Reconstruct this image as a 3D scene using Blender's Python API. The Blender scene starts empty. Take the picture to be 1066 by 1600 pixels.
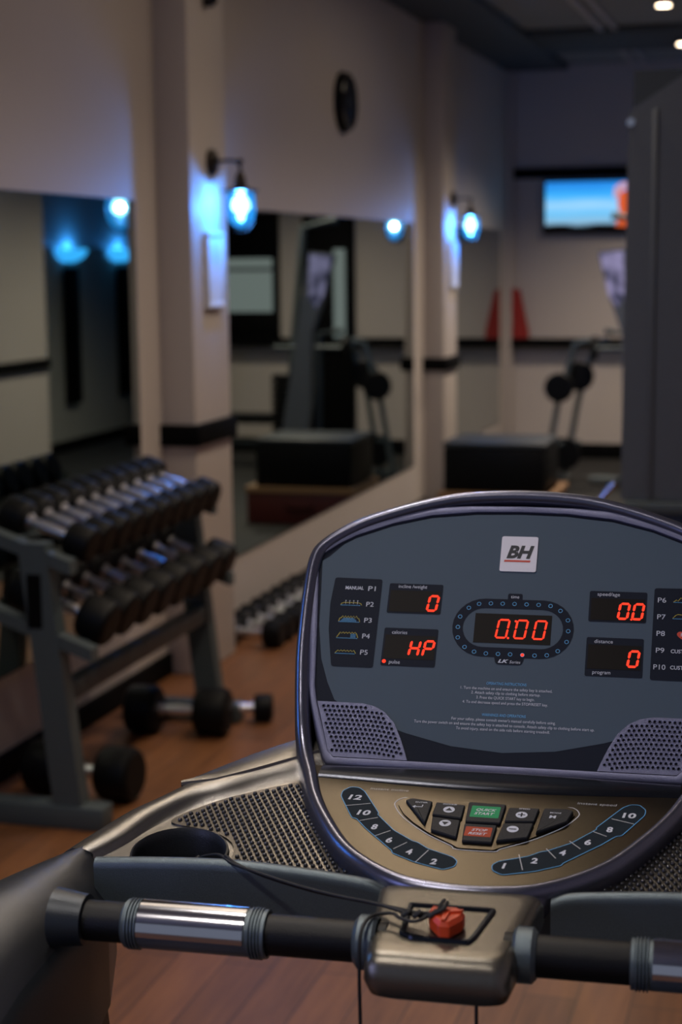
import bpy, bmesh, math, random
from mathutils import Vector, Matrix
random.seed(7)
C = bpy.context.scene.collection
PI = math.pi
def R(a): return math.radians(a)

# ---------------------------------------------------------------- camera
cam = bpy.data.cameras.new('camera'); co = bpy.data.objects.new('camera', cam); C.objects.link(co)
M = Matrix(((0.9625374335726419, 0.030004440965787475, -0.26948362193966885),
            (0.27095092572165685, -0.1443987277121384, 0.9517009001181478),
            (-0.010357838672665326, -0.9890645787598736, -0.1471189118386374)))
cm = Matrix(((M[0][0], -M[0][1], -M[0][2], 0), (M[1][0], -M[1][1], -M[1][2], 0), (M[2][0], -M[2][1], -M[2][2], 1.65), (0, 0, 0, 1)))
co.matrix_world = cm
cam.sensor_fit = 'VERTICAL'; cam.sensor_height = 36; cam.sensor_width = 24; cam.lens = 2637 * 36 / 1600
cam.clip_start = .05
cam.dof.use_dof = True; cam.dof.focus_distance = 1.76; cam.dof.aperture_fstop = 5.2
bpy.context.scene.camera = co

# ---------------------------------------------------------------- world, exposure, lamps of the room and added fill lights
sc = bpy.context.scene
sc.view_settings.view_transform = 'Standard'; sc.view_settings.look = 'None'
sc.view_settings.gamma = 1; sc.view_settings.use_curve_mapping = False
sc.view_settings.exposure = 0
w = bpy.data.worlds.new('world'); sc.world = w; w.use_nodes = True
w.node_tree.nodes['Background'].inputs[0].default_value = (.68, .76, 1, 1)
w.node_tree.nodes['Background'].inputs[1].default_value = .22
DOWN_X = -.97
DOWN = [.2, 1.9, 3.45, 5.0, 6.5, 8.0, 9.35, 10.76, 12.3]
DOWN_W = [9, 7, 7, 9, 9, 9, 9, 22, 30]
FILL_PANELS = [(2.4, 4.2), (5.2, 7.0), (8.0, 9.5)]   # added warm fill panels, out of view overhead: y0, y1
FILL_GLOW = 1.7
WARM = (1, .83, .66)
SIDE_FILL_GLOW = 4.2
SIDE_FILL_TINT = (.43, .48, 1)      # violet fill light from a window-shaped pane added behind the camera
def lamp_light(name, kind, loc, energy, color, parent=None, **kw):
    l = bpy.data.lights.new(name, kind); l.energy = energy; l.color = color
    for k, v in kw.items(): setattr(l, k, v)
    o = bpy.data.objects.new(name, l); C.objects.link(o); o.location = loc
    if parent: o.parent = parent
    return o

# ---------------------------------------------------------------- materials
def lin(c):
    if isinstance(c, str):
        c = [int(c[i:i+2], 16) / 255 for i in (0, 2, 4)]
    return tuple(x / 12.92 if x <= .04045 else ((x + .055) / 1.055) ** 2.4 for x in c)
MATS = {}
def pm(name, col, rough=.5, metal=0, var=.06, vscale=40, bump=0, bscale=200, emit=None, estr=0, coat=0, stretch=None, spec=None):
    m = bpy.data.materials.new(name); m.use_nodes = True; nt = m.node_tree
    b = nt.nodes['Principled BSDF']; c = lin(col)
    b.inputs['Roughness'].default_value = rough; b.inputs['Metallic'].default_value = metal
    if coat: b.inputs['Coat Weight'].default_value = coat; b.inputs['Coat Roughness'].default_value = .1
    if spec is not None: b.inputs['Specular IOR Level'].default_value = spec
    tc = nt.nodes.new('ShaderNodeTexCoord'); src = tc.outputs['Object']
    if stretch:
        mp = nt.nodes.new('ShaderNodeMapping'); mp.inputs['Scale'].default_value = stretch
        nt.links.new(src, mp.inputs['Vector']); src = mp.outputs['Vector']
    n = nt.nodes.new('ShaderNodeTexNoise'); n.inputs['Scale'].default_value = vscale; n.inputs['Detail'].default_value = 3
    nt.links.new(src, n.inputs['Vector'])
    mx = nt.nodes.new('ShaderNodeMix'); mx.data_type = 'RGBA'
    mx.inputs['A'].default_value = (*[x * (1 - var) for x in c], 1); mx.inputs['B'].default_value = (*[min(1, x * (1 + var)) for x in c], 1)
    nt.links.new(n.outputs['Fac'], mx.inputs['Factor']); nt.links.new(mx.outputs['Result'], b.inputs['Base Color'])
    if bump:
        n2 = nt.nodes.new('ShaderNodeTexNoise'); n2.inputs['Scale'].default_value = bscale; n2.inputs['Detail'].default_value = 2
        nt.links.new(src, n2.inputs['Vector'])
        bp = nt.nodes.new('ShaderNodeBump'); bp.inputs['Strength'].default_value = bump; bp.inputs['Distance'].default_value = .001
        nt.links.new(n2.outputs['Fac'], bp.inputs['Height']); nt.links.new(bp.outputs['Normal'], b.inputs['Normal'])
    if emit:
        b.inputs['Emission Color'].default_value = (*lin(emit), 1); b.inputs['Emission Strength'].default_value = estr
    MATS[name] = m; return m
def glow(name, col, s):
    m = bpy.data.materials.new(name); m.use_nodes = True; nt = m.node_tree
    nt.nodes.remove(nt.nodes['Principled BSDF'])
    e = nt.nodes.new('ShaderNodeEmission'); e.inputs[0].default_value = (*col, 1); e.inputs[1].default_value = s
    nt.links.new(e.outputs[0], nt.nodes['Material Output'].inputs[0]); MATS[name] = m; return m
def flake(name, col, rough, metal=.75, amt=.5):
    """metallic paint: fine flakes vary the tone and the normal"""
    m = pm(name, col, rough, metal, var=.25, vscale=900, bump=amt, bscale=1400); return m

pm('wall_paint', 'b3aaa4', .6, var=.03, vscale=3, bump=.15, bscale=60)
pm('wall_paint_cool', '9a9b97', .65, var=.03, vscale=3)
pm('ceiling_paint', '8a8a86', .8, var=.03, vscale=3)
pm('beam_paint', '3c4348', .7)
pm('black_paint', '050506', .65, spec=.08)
pm('rubber', '08090b', .5, var=.2, vscale=30, bump=.3, bscale=90, spec=.15)
pm('gloss_black', '08080a', .12)
pm('rubber_floor', '141413', .75, var=.3, vscale=60)
pm('chrome', 'd8d8dc', .12, 1, var=.02)
pm('steel_grey', '424c50', .5, .1)
pm('machine_grey', '51575f', .5, .1)
pm('machine_dark', '262d34', .5, .1)
pm('brushed_chrome', 'd8d8dc', .3, 1, var=.02)
pm('bronze', '2c2520', .35, .7)
pm('red_cloth', '8e1c14', .7); pm('red_wood', '4a1510', .5); pm('trim_wood', '8a6a4a', .5)
pm('paper', 'd5d8dc', .6); pm('yellow', '8a7a20', .6)
pm('curtain', '8a928e', .8)
flake('silver_paint', '807d78', .27, .9, .2)
flake('ring_paint', '6f7080', .25, .85, .12)
flake('ledge_paint', '23262e', .18, .7, .1)
flake('bezel_paint', '686a84', .38, .6, .4)
flake('dark_paint', '606b70', .33, .6, .35)
flake('keypad_paint', '40392c', .28, 1, .12)
flake('arm_silver', '56585c', .3, .8, .25)
flake('housing_paint', '736e64', .27, .85, .2)
pm('mat_plastic', '5e5a54', .27, .85, bump=.2, bscale=900)
pm('bump_plastic', '4a4a4c', .22, .7)
pm('dark_plastic', '191b1e', .42, bump=.25, bscale=700)
pm('arm_plastic', '2a2f33', .34, .3, bump=.3, bscale=900)
pm('foam_grip', '070708', .45, spec=.3, bump=.4, bscale=900)
pm('panel_grey', '465462', .6, var=.02, vscale=8, spec=.2)
pm('panel_navy', '0e1626', .6, var=.05, spec=.15)
pm('strip_navy', '1d262e', .6, spec=.05, var=.25, vscale=60)
pm('screen_black', '0c0605', .5, spec=.15)
pm('led_off', '1e120e', .4)
pm('print_white', 'c4c8d4', .6, spec=.2); pm('print_blue', '5aa6dc', .6); pm('print_yellow', 'b4a53c', .6); pm('print_grey', 'aeb0b4', .6, spec=.2)
pm('badge_white', 'd9d6de', .5); pm('badge_black', '0d1220', .5); pm('badge_red', 'c23a22', .5)
pm('key_black', '24262a', .5, spec=.12, bump=.3, bscale=500); pm('button_green', '0f8a55', .5, spec=.15); pm('button_red', 'a03a1c', .5, spec=.15)
pm('orange_red', 'cc4218', .38, bump=.2, bscale=400); pm('cord_black', '08080a', .55, bump=.5, bscale=1500)
pm('belt', '101011', .7)
glow('led_red', (1, .045, .02), 1.6)
glow('led_dot', (1, .05, .04), .9)

glow('downlight', (1, .78, .55), 14)
glow('sconce_glow', (.04, .42, 1), 2.2)
# lamp jar: clear blue glass that passes light and glows
m = bpy.data.materials.new('jar'); m.use_nodes = True; nt = m.node_tree; nt.nodes.remove(nt.nodes['Principled BSDF'])
tr = nt.nodes.new('ShaderNodeBsdfTransparent'); tr.inputs[0].default_value = (.55, .85, 1, 1)
em = nt.nodes.new('ShaderNodeEmission'); em.inputs[0].default_value = (.02, .36, 1, 1); em.inputs[1].default_value = 1.25
gl = nt.nodes.new('ShaderNodeBsdfGlossy'); gl.inputs['Roughness'].default_value = .05
a1 = nt.nodes.new('ShaderNodeMixShader'); a1.inputs[0].default_value = .6
nt.links.new(tr.outputs[0], a1.inputs[1]); nt.links.new(em.outputs[0], a1.inputs[2])
a2 = nt.nodes.new('ShaderNodeMixShader'); a2.inputs[0].default_value = .06
nt.links.new(a1.outputs[0], a2.inputs[1]); nt.links.new(gl.outputs[0], a2.inputs[2])
nt.links.new(a2.outputs[0], nt.nodes['Material Output'].inputs[0]); MATS['jar'] = m
m = bpy.data.materials.new('bulb'); m.use_nodes = True; nt = m.node_tree; nt.nodes.remove(nt.nodes['Principled BSDF'])
tr = nt.nodes.new('ShaderNodeBsdfTransparent'); em = nt.nodes.new('ShaderNodeEmission'); em.inputs[0].default_value = (.6, .92, 1, 1); em.inputs[1].default_value = 20
a1 = nt.nodes.new('ShaderNodeMixShader'); a1.inputs[0].default_value = .5
nt.links.new(tr.outputs[0], a1.inputs[1]); nt.links.new(em.outputs[0], a1.inputs[2]); nt.links.new(a1.outputs[0], nt.nodes['Material Output'].inputs[0]); MATS['bulb'] = m
# mirror glass
m = pm('mirror', 'a9b5b0', .015, 1, var=0)
# wood floor
m = pm('wood', '8a5a36', .45, var=.1, vscale=6); nt = m.node_tree; b = nt.nodes['Principled BSDF']
tc = nt.nodes.new('ShaderNodeTexCoord'); mp = nt.nodes.new('ShaderNodeMapping'); mp.inputs['Rotation'].default_value = (0, 0, R(90))
nt.links.new(tc.outputs['Object'], mp.inputs[0])
br = nt.nodes.new('ShaderNodeTexBrick'); br.inputs['Scale'].default_value = 1; br.inputs['Brick Width'].default_value = 1.2; br.inputs['Row Height'].default_value = .12
br.inputs['Mortar Size'].default_value = .0015; br.inputs['Color1'].default_value = (*lin('8a5a36'), 1); br.inputs['Color2'].default_value = (*lin('734a2a'), 1)
br.inputs['Mortar'].default_value = (*lin('2c1a10'), 1)
nt.links.new(mp.outputs[0], br.inputs['Vector'])
mp2 = nt.nodes.new('ShaderNodeMapping'); mp2.inputs['Scale'].default_value = (14, 1.2, 1); nt.links.new(tc.outputs['Object'], mp2.inputs[0])
ns = nt.nodes.new('ShaderNodeTexNoise'); ns.inputs['Scale'].default_value = 3; ns.inputs['Detail'].default_value = 6; nt.links.new(mp2.outputs[0], ns.inputs['Vector'])
mx = nt.nodes.new('ShaderNodeMix'); mx.data_type = 'RGBA'; mx.blend_type = 'MULTIPLY'; mx.inputs['Factor'].default_value = .8
rp = nt.nodes.new('ShaderNodeValToRGB'); rp.color_ramp.elements[0].position = .3; rp.color_ramp.elements[0].color = (.55, .5, .45, 1); rp.color_ramp.elements[1].position = .7; rp.color_ramp.elements[1].color = (1, 1, 1, 1)
nt.links.new(ns.outputs['Fac'], rp.inputs[0]); nt.links.new(br.outputs['Color'], mx.inputs['A']); nt.links.new(rp.outputs[0], mx.inputs['B'])
nt.links.new(mx.outputs['Result'], b.inputs['Base Color'])
# television picture: blue sky over a dark shore
m = bpy.data.materials.new('tv_picture'); m.use_nodes = True; nt = m.node_tree; nt.nodes.remove(nt.nodes['Principled BSDF'])
tc = nt.nodes.new('ShaderNodeTexCoord'); sp = nt.nodes.new('ShaderNodeSeparateXYZ'); nt.links.new(tc.outputs['Object'], sp.inputs[0])
cr = nt.nodes.new('ShaderNodeValToRGB'); e = cr.color_ramp.elements
mr = nt.nodes.new('ShaderNodeMapRange'); mr.inputs['From Min'].default_value = -.2; mr.inputs['From Max'].default_value = .2
nz = nt.nodes.new('ShaderNodeTexNoise'); nz.inputs['Scale'].default_value = 3
mpn = nt.nodes.new('ShaderNodeMapping'); mpn.inputs['Scale'].default_value = (1, 1, 9); nt.links.new(tc.outputs['Object'], mpn.inputs[0]); nt.links.new(mpn.outputs[0], nz.inputs['Vector'])
ad = nt.nodes.new('ShaderNodeMath'); ad.operation = 'MULTIPLY_ADD'; ad.inputs[1].default_value = .16; nt.links.new(nz.outputs['Fac'], ad.inputs[0])
nt.links.new(sp.outputs['Z'], mr.inputs['Value']); nt.links.new(mr.outputs[0], ad.inputs[2]); nt.links.new(ad.outputs[0], cr.inputs[0])
e[0].position = .2; e[0].color = (.006, .004, .004, 1); e[1].position = 1.0; e[1].color = (.02, .24, .75, 1)
for p, c in ((.25, (.25, .45, .62, 1)), (.45, (.14, .5, .85, 1)), (.62, (.3, .6, .9, 1)), (.8, (.05, .42, .9, 1))):
    q = e.new(p); q.color = c
em = nt.nodes.new('ShaderNodeEmission'); em.inputs[1].default_value = 1.15; nt.links.new(cr.outputs[0], em.inputs[0]); nt.links.new(em.outputs[0], nt.nodes['Material Output'].inputs[0]); MATS['tv_picture'] = m
glow('tv_orange', (.62, .10, .03), 1.1); glow('tv_pale', (.65, .35, .4), 1.0)
glow('fill_glow', WARM, FILL_GLOW); glow('side_fill', SIDE_FILL_TINT, SIDE_FILL_GLOW)
glow('window_light', (.42, .47, .45), .55)
# printed cover of the far machine, its lit look put in as glow
m = bpy.data.materials.new('print_glow'); m.use_nodes = True; nt = m.node_tree; nt.nodes.remove(nt.nodes['Principled BSDF'])
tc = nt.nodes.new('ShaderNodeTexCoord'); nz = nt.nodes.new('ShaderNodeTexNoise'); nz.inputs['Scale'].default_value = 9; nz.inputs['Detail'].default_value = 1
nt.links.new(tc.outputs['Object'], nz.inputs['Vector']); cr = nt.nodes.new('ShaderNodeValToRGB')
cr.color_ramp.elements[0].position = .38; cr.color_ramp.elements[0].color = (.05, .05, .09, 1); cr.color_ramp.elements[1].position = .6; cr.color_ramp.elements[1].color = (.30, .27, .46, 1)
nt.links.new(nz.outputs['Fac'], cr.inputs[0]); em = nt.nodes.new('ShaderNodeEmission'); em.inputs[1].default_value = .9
nt.links.new(cr.outputs[0], em.inputs[0]); nt.links.new(em.outputs[0], nt.nodes['Material Output'].inputs[0]); MATS['print_glow'] = m

# ---------------------------------------------------------------- mesh helpers
class MB:
    def __init__(s, *mats): s.v = []; s.f = []; s.mi = []; s.mats = list(mats)
    def m(s, name):
        if name is None: return 0
        if name not in s.mats: s.mats.append(name)
        return s.mats.index(name)
    def add(s, vs, fs, mat=None, T=None):
        b = len(s.v); k = s.m(mat)
        s.v += [tuple(T @ Vector(p)) if T is not None else tuple(p) for p in vs]
        s.f += [tuple(b + i for i in f) for f in fs]; s.mi += [k] * len(fs)
        return s
    def box(s, a, b_, mat=None, bev=0, T=None, seg=2):
        bm = bmesh.new(); bmesh.ops.create_cube(bm, size=1)
        for v in bm.verts: v.co = Vector([(a[i] + b_[i]) / 2 + v.co[i] * (b_[i] - a[i]) for i in range(3)])
        if bev: bmesh.ops.bevel(bm, geom=bm.edges[:], offset=bev, segments=seg, affect='EDGES', profile=.5)
        s.bm(bm, mat, T); return s
    def bm(s, bm, mat=None, T=None):
        bm.verts.index_update()
        s.add([v.co.copy() for v in bm.verts], [[v.index for v in f.verts] for f in bm.faces], mat, T); bm.free()
    def ringloft(s, rings, mat=None, cap=True, closed=True, T=None):
        n = len(rings[0]); vs = [p for r in rings for p in r]; fs = []
        for i in range(len(rings) - 1):
            for j in range(n if closed else n - 1):
                k = (j + 1) % n
                fs.append((i*n+j, i*n+k, (i+1)*n+k, (i+1)*n+j))
        if cap: fs.append(tuple(range(n))[::-1]); fs.append(tuple((len(rings)-1)*n + j for j in range(n)))
        s.add(vs, fs, mat, T); return s
    def cyl(s, p0, p1, r0, r1=None, n=24, mat=None, cap=True):
        return s.lathe(p0, p1, [(0, r0), (1, r0 if r1 is None else r1)], n, mat, cap)
    def lathe(s, p0, p1, prof, n=24, mat=None, cap=True):
        p0, p1 = Vector(p0), Vector(p1); d = p1 - p0; z = d.normalized()
        x = z.orthogonal().normalized(); y = z.cross(x)
        rings = [[p0 + d * t + (x * math.cos(2*PI*j/n) + y * math.sin(2*PI*j/n)) * max(r, 1e-5) for j in range(n)] for t, r in prof]
        return s.ringloft(rings, mat, cap)
    def tube(s, pts, r, n=10, mat=None, cap=True):
        pts = [Vector(p) for p in pts]; rings = []; x = None
        for i, p in enumerate(pts):
            d = (pts[min(i+1, len(pts)-1)] - pts[max(i-1, 0)]).normalized()
            if x is None: x = d.orthogonal().normalized()
            x = (x - d * x.dot(d)).normalized(); y = d.cross(x)
            rr = r[i] if isinstance(r, (list, tuple)) else r
            rings.append([p + (x * math.cos(2*PI*j/n) + y * math.sin(2*PI*j/n)) * rr for j in range(n)])
        return s.ringloft(rings, mat, cap)
    def prism(s, poly, f, h0, h1, mat=None, top=True, bottom=True):
        """poly of 2D points; f(a, b, h) -> 3D"""
        n = len(poly)
        vs = [f(a, b, h0) for a, b in poly] + [f(a, b, h1) for a, b in poly]
        fs = [(j, (j+1) % n, n + (j+1) % n, n + j) for j in range(n)]
        if bottom: fs.append(tuple(range(n))[::-1])
        if top: fs.append(tuple(range(n, 2*n)))
        s.add(vs, fs, mat); return s
    def build(s, name, parent=None, label=None, ang=35, loc=None, kind=None):
        me = bpy.data.meshes.new(name); me.from_pydata(s.v, [], s.f)
        for k in (s.mats or ['steel_grey']): me.materials.append(MATS[k])
        for p, k in zip(me.polygons, s.mi): p.material_index = k
        bm = bmesh.new(); bm.from_mesh(me); bmesh.ops.recalc_face_normals(bm, faces=bm.faces[:]); bm.to_mesh(me); bm.free()
        for p in me.polygons: p.use_smooth = True
        me.set_sharp_from_angle(angle=R(ang))
        o = bpy.data.objects.new(name, me); C.objects.link(o)
        if parent: o.parent = parent
        if label: o['label'] = label
        if kind: o['kind'] = kind
        if loc: o.location = loc
        return o
def thing(name, label, cat, loc=(0, 0, 0), rz=0, group=None):
    o = bpy.data.objects.new(name, None); C.objects.link(o); o.location = loc; o.rotation_euler = (0, 0, rz)
    o.empty_display_size = .05
    o['label'] = label; o['category'] = cat
    if group: o['group'] = group
    return o
def tag(o, label, cat, group=None):
    o['label'] = label; o['category'] = cat
    if group: o['group'] = group
    return o
def copy_tree(o, parent=None):
    c = o.copy(); C.objects.link(c)
    if parent: c.parent = parent
    for ch in list(o.children): copy_tree(ch, c)
    return c
def smooth_closed(pts, n=6):
    out = []; N = len(pts)
    for i in range(N):
        p0, p1, p2, p3 = (Vector(pts[(i+k-1) % N]) for k in range(4))
        for j in range(n):
            t = j / n
            out.append(.5 * ((2*p1) + (p2-p0)*t + (2*p0-5*p1+4*p2-p3)*t*t + (3*p1-p0-3*p2+p3)*t**3))
    return out
def smooth_open(pts, n=6):
    P = [Vector(p) for p in pts]; P = [2*P[0]-P[1]] + P + [2*P[-1]-P[-2]]; out = []
    for i in range(1, len(P)-2):
        p0, p1, p2, p3 = P[i-1:i+3]
        for j in range(n):
            t = j / n; out.append(.5 * ((2*p1) + (p2-p0)*t + (2*p0-5*p1+4*p2-p3)*t*t + (3*p1-p0-3*p2+p3)*t**3))
    out.append(P[-2]); return out
def rrect(x0, y0, x1, y1, r, n=5):
    out = []
    for cx, cy, a in ((x1-r, y1-r, 0), (x0+r, y1-r, 90), (x0+r, y0+r, 180), (x1-r, y0+r, 270)):
        for j in range(n+1):
            t = R(a + 90*j/n); out.append((cx + r*math.cos(t), cy + r*math.sin(t)))
    return out
def round_poly(pts, r, n=4):
    out = []; N = len(pts)
    for i in range(N):
        p = Vector(pts[i]); a = Vector(pts[i-1]) - p; b = Vector(pts[(i+1) % N]) - p
        k = min(r, a.length*.45, b.length*.45); A = p + a.normalized()*k; B = p + b.normalized()*k
        for j in range(n+1):
            t = j/n; out.append(A*(1-t)**2 + p*2*t*(1-t) + B*t*t)
    return out
def inset(poly, d):
    """offset a closed outline inwards (counter-clockwise outlines)"""
    P = [Vector(p) for p in poly]; N = len(P); out = []
    ar = sum(P[i].x*P[(i+1) % N].y - P[(i+1) % N].x*P[i].y for i in range(N)); sg = 1 if ar > 0 else -1
    for i in range(N):
        t = (P[(i+1) % N] - P[i-1]).normalized(); out.append(P[i] + Vector((-t.y, t.x)) * d * sg)
    return out
def text(mb, s, f, u, v, h, w, mat, width=None, align='C', shear=0, bold=0, depth=.0002):
    """write s as a mesh of cap height h centred at (u, v) of the surface f(u, v, w)"""
    cu = bpy.data.curves.new('t', 'FONT'); cu.body = s; cu.size = 1; cu.shear = shear; cu.offset = bold; cu.resolution_u = 3
    o = bpy.data.objects.new('t', cu); C.objects.link(o)
    dg = bpy.context.evaluated_depsgraph_get(); dg.update()
    me = bpy.data.meshes.new_from_object(o.evaluated_get(dg))
    if len(me.vertices):
        xs = [p.co.x for p in me.vertices]; x0, x1 = min(xs), max(xs)
        k = h / .7; kx = k if width is None else width / max(x1 - x0, 1e-6)
        off = {'C': (x0+x1)/2, 'L': x0, 'R': x1}[align]
        vs = [f(u + (p.co.x - off)*kx, v + p.co.y*k - h/2, w) for p in me.vertices]
        mb.add(vs, [tuple(p.vertices) for p in me.polygons], mat)
    bpy.data.objects.remove(o); bpy.data.curves.remove(cu); bpy.data.meshes.remove(me)

# ================================================================ THE ROOM
WX = -2.5; PX = -2.36; CEIL = 3.2; FY = 14.0
def quad(name, vs, mat, **k):
    return MB(mat).add(vs, [(0, 1, 2, 3)]).build(name, kind='structure', **k)
MB('wood').box((-2.6, -3, -.06), (1.6, 16.6, 0)).build('floor', kind='structure')
MB('rubber_floor').box((-2.48, 7.9, 0), (1.4, 16.5, .006)).build('floor_mat', kind='structure')
MB('ceiling_paint').box((-2.6, -3, CEIL), (1.6, 16.6, CEIL+.08)).build('ceiling', kind='structure')
MB('wall_paint').box((-2.6, -3, 0), (WX, 16.6, CEIL)).build('wall_left', kind='structure')
MB('wall_paint').box((WX, FY, 0), (.45, FY+.1, CEIL)).build('wall_far', kind='structure')
MB('wall_paint_cool').box((.35, FY+.1, 0), (.45, 16.5, CEIL)).build('wall_passage', kind='structure')
MB('wall_paint_cool').box((.45, 16.5, 0), (1.5, 16.6, CEIL)).build('wall_passage_end', kind='structure')
MB('wall_paint').box((.62, -3, 0), (.72, 11.7, CEIL)).build('wall_right', kind='structure')
MB('wall_paint_cool').box((.72, 11.6, 0), (1.5, 11.7, CEIL)).box((1.42, 11.7, 0), (1.5, 16.5, CEIL)).build('wall_recess', kind='structure')
mb = MB('black_paint').box((WX, -3, 0), (WX+.018, FY, .09), bev=.004)
mb.build('baseboard_left', kind='structure')
MB('black_paint').box((WX+.02, FY-.02, 0), (.45, FY, .13), bev=.004).build('baseboard_far', kind='structure')
MB('black_paint').box((.60, -3, 0), (.62, 11.7, .10), bev=.004).build('baseboard_right', kind='structure')
MB('black_paint').box((1.40, 11.7, 0), (1.42, 16.5, .10), bev=.004).build('baseboard_recess', kind='structure')
# pilasters, each with its band of chair rail
for k, (y0, y1) in enumerate(((1.5, 2.0), (6.24, 6.66), (10.86, 11.25))):
    MB('wall_paint').box((WX-.01, y0, 0), (PX, y1, CEIL), bev=.006).build('trim_%d' % (k+1), kind='structure')
    MB('black_paint').box((WX-.01, y0-.03, .93), (PX+.025, y1+.01, 1.015), bev=.006).build('trim_%d' % (k+4), kind='structure')
# far wall rails
MB('black_paint').box((WX, FY-.12, .93), (.40, FY, 1.0), bev=.006).build('trim_8', kind='structure')
MB('black_paint').box((-2.47, FY-.05, 2.30), (.40, FY, 2.385), bev=.004).build('trim_9', kind='structure')
MB('black_paint').box((.59, 3, .87), (.62, 11.7, .95), bev=.004).build('trim_10', kind='structure')
MB('wall_paint').box((WX, 13.86, 0), (WX+.05, FY, CEIL), bev=.01).build('trim_11', kind='structure')
# ceiling beams and rails
MB('beam_paint').box((-2.5, -3, CEIL-.05), (-2.0, 13.9, CEIL+.01), bev=.01).build('trim_12', kind='structure')
MB('beam_paint').box((-2.0, 11.8, CEIL-.04), (.6, 12.9, CEIL+.01), bev=.01).build('trim_13', kind='structure')
MB('beam_paint').box((-2.0, 7.2, CEIL-.04), (.6, 8.2, CEIL+.01), bev=.01).build('trim_14', kind='structure')
MB('wall_paint').box((-1.50, 2, CEIL-.03), (-1.46, 13.8, CEIL+.01), bev=.004).box((-1.40, 2, CEIL-.03), (-1.37, 13.8, CEIL+.01), bev=.004).build('trim_15', kind='structure')

# window and door of the far wall (seen in the mirror)
wf = MB('black_paint')
for a, b_ in (((-.50, 13.96, .99), (.10, FY, 1.22)), ((-.50, 13.96, 1.68), (.10, FY, 2.07)), ((-.50, 13.96, 1.22), (-.44, FY, 1.68)), ((.04, 13.96, 1.22), (.10, FY, 1.68))): wf.box(a, b_, bev=.005)
wf.build('window_1', kind='structure')
cu = MB('window_light'); n = 60
cu.ringloft([[(-.44 + .48*j/n, 13.975 + .008*math.sin(j*1.3), z) for j in range(n+1)] for z in (1.22, 1.68)], cap=False, closed=False)
cu.add([(-.44, 13.962, 1.57), (.04, 13.962, 1.57), (.04, 13.962, 1.60), (-.44, 13.962, 1.60)], [(0, 1, 2, 3)], 'machine_grey')
cu.build('window_pane', parent=bpy.data.objects['window_1'])
dr = MB('black_paint').box((-1.17, 13.93, 0), (-.72, FY, 2.03), bev=.006)
dr.build('door_1', kind='structure')
MB('window_light').box((-1.10, 13.92, .95), (-1.0, 13.94, 1.75)).build('door_pane', parent=bpy.data.objects['door_1'])

# mirrors
for name, y0, y1, lab in (('a', 2.1, 6.0, 'large frameless wall mirror above the dumbbell rack'),
                          ('b', 6.72, 10.56, 'large frameless wall mirror between the two pilasters with blue lamps'),
                          ('c', 11.3, 13.60, 'farthest frameless wall mirror beside the television wall')):
    mm = MB('machine_dark', 'mirror').box((WX, y0, .335), (WX+.006, y1, 1.885), 'machine_dark')
    mm.add([(WX+.0065, y0+.002, .337), (WX+.0065, y1-.002, .337), (WX+.0065, y1-.002, 1.883), (WX+.0065, y0+.002, 1.883)], [(0, 1, 2, 3)], 'mirror')
    tag(mm.build('wall_mirror'), lab, 'mirror', 'mirrors on the left wall')

# wall lamps with blue jars
def make_lamp():
    t = thing('wall_lamp', '', 'wall lamp', group='blue wall lamps')
    MB('bronze').lathe((0, 0, 0), (.03, 0, 0), [(0, .052), (.5, .052), (.8, .042), (1, .02)], 28).build('back_plate', t)
    arm = MB('bronze').tube(smooth_open([(.02, 0, 0), (.07, 0, .004), (.108, 0, .0), (.126, 0, -.02), (.126, 0, -.055)], 5), .007)
    arm.lathe((.126, 0, .012), (.126, 0, -.012), [(0, .004), (.3, .014), (.7, .014), (1, .006)], 16)
    arm.build('lamp_arm', t)
    MB('bronze').lathe((.126, 0, -.04), (.126, 0, -.125), [(0, .012), (.25, .02), (.5, .024), (.7, .026), (.78, .045), (.84, .074), (.9, .076), (1, .05)], 32).build('lamp_cap', t)
    MB('jar').lathe((.126, 0, -.122), (.126, 0, -.262), [(0, .046), (.08, .054), (.3, .058), (.55, .057), (.75, .049), (.9, .032), (1, .004)], 32, cap=False).build('glass_jar', t)
    MB('bulb').lathe((.126, 0, -.135), (.126, 0, -.205), [(0, .016), (.25, .032), (.6, .037), (.85, .026), (1, .004)], 20).build('bulb', t)
    g = MB('bronze')
    for k in range(4):
        a = PI/4 + PI/2*k; c, s_ = math.cos(a), math.sin(a)
        g.tube([(.126 + c*r, s_*r, z) for r, z in ((.062, -.120), (.062, -.2), (.053, -.243), (.026, -.272), (.002, -.277))], .0022, 6)
    g.build('wire_guard', t)
    l = lamp_light('lamp_glow', 'POINT', (.126, 0, -.17), 55, (.08, .32, 1), t, shadow_soft_size=.018)
    return t
lp = make_lamp()
for k, (y, lab) in enumerate(((6.47, 'caged blue glass wall lamp on the pilaster nearest the dumbbell rack'),
                              (11.10, 'smaller looking blue wall lamp on the far pilaster beside the third mirror'),
                              (1.75, 'blue glass wall lamp on the pilaster beside the treadmill'))):
    o = lp if k == 0 else copy_tree(lp)
    o.location = (PX, y, 2.045); o['label'] = lab
# framed notices under the two lamps
for y, lab in ((6.46, 'narrow framed white notice under the nearer blue wall lamp'), (11.10, 'narrow framed white notice under the farther blue wall lamp')):
    t = thing('framed_notice', lab, 'notice', (PX, y, 1.47), group='notices under the lamps')
    fm = MB('paper')
    for a, b_ in (((0, -.095, 0), (.025, .095, .014)), ((0, -.095, .286), (.025, .095, .30)), ((0, -.095, .014), (.025, -.083, .286)), ((0, .083, .014), (.025, .095, .286))): fm.box(a, b_, bev=.002)
    fm.build('frame', t)
    pp = MB('paper').box((0, -.083, .014), (.016, .083, .286))
    pp.build('sheet', t)
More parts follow.
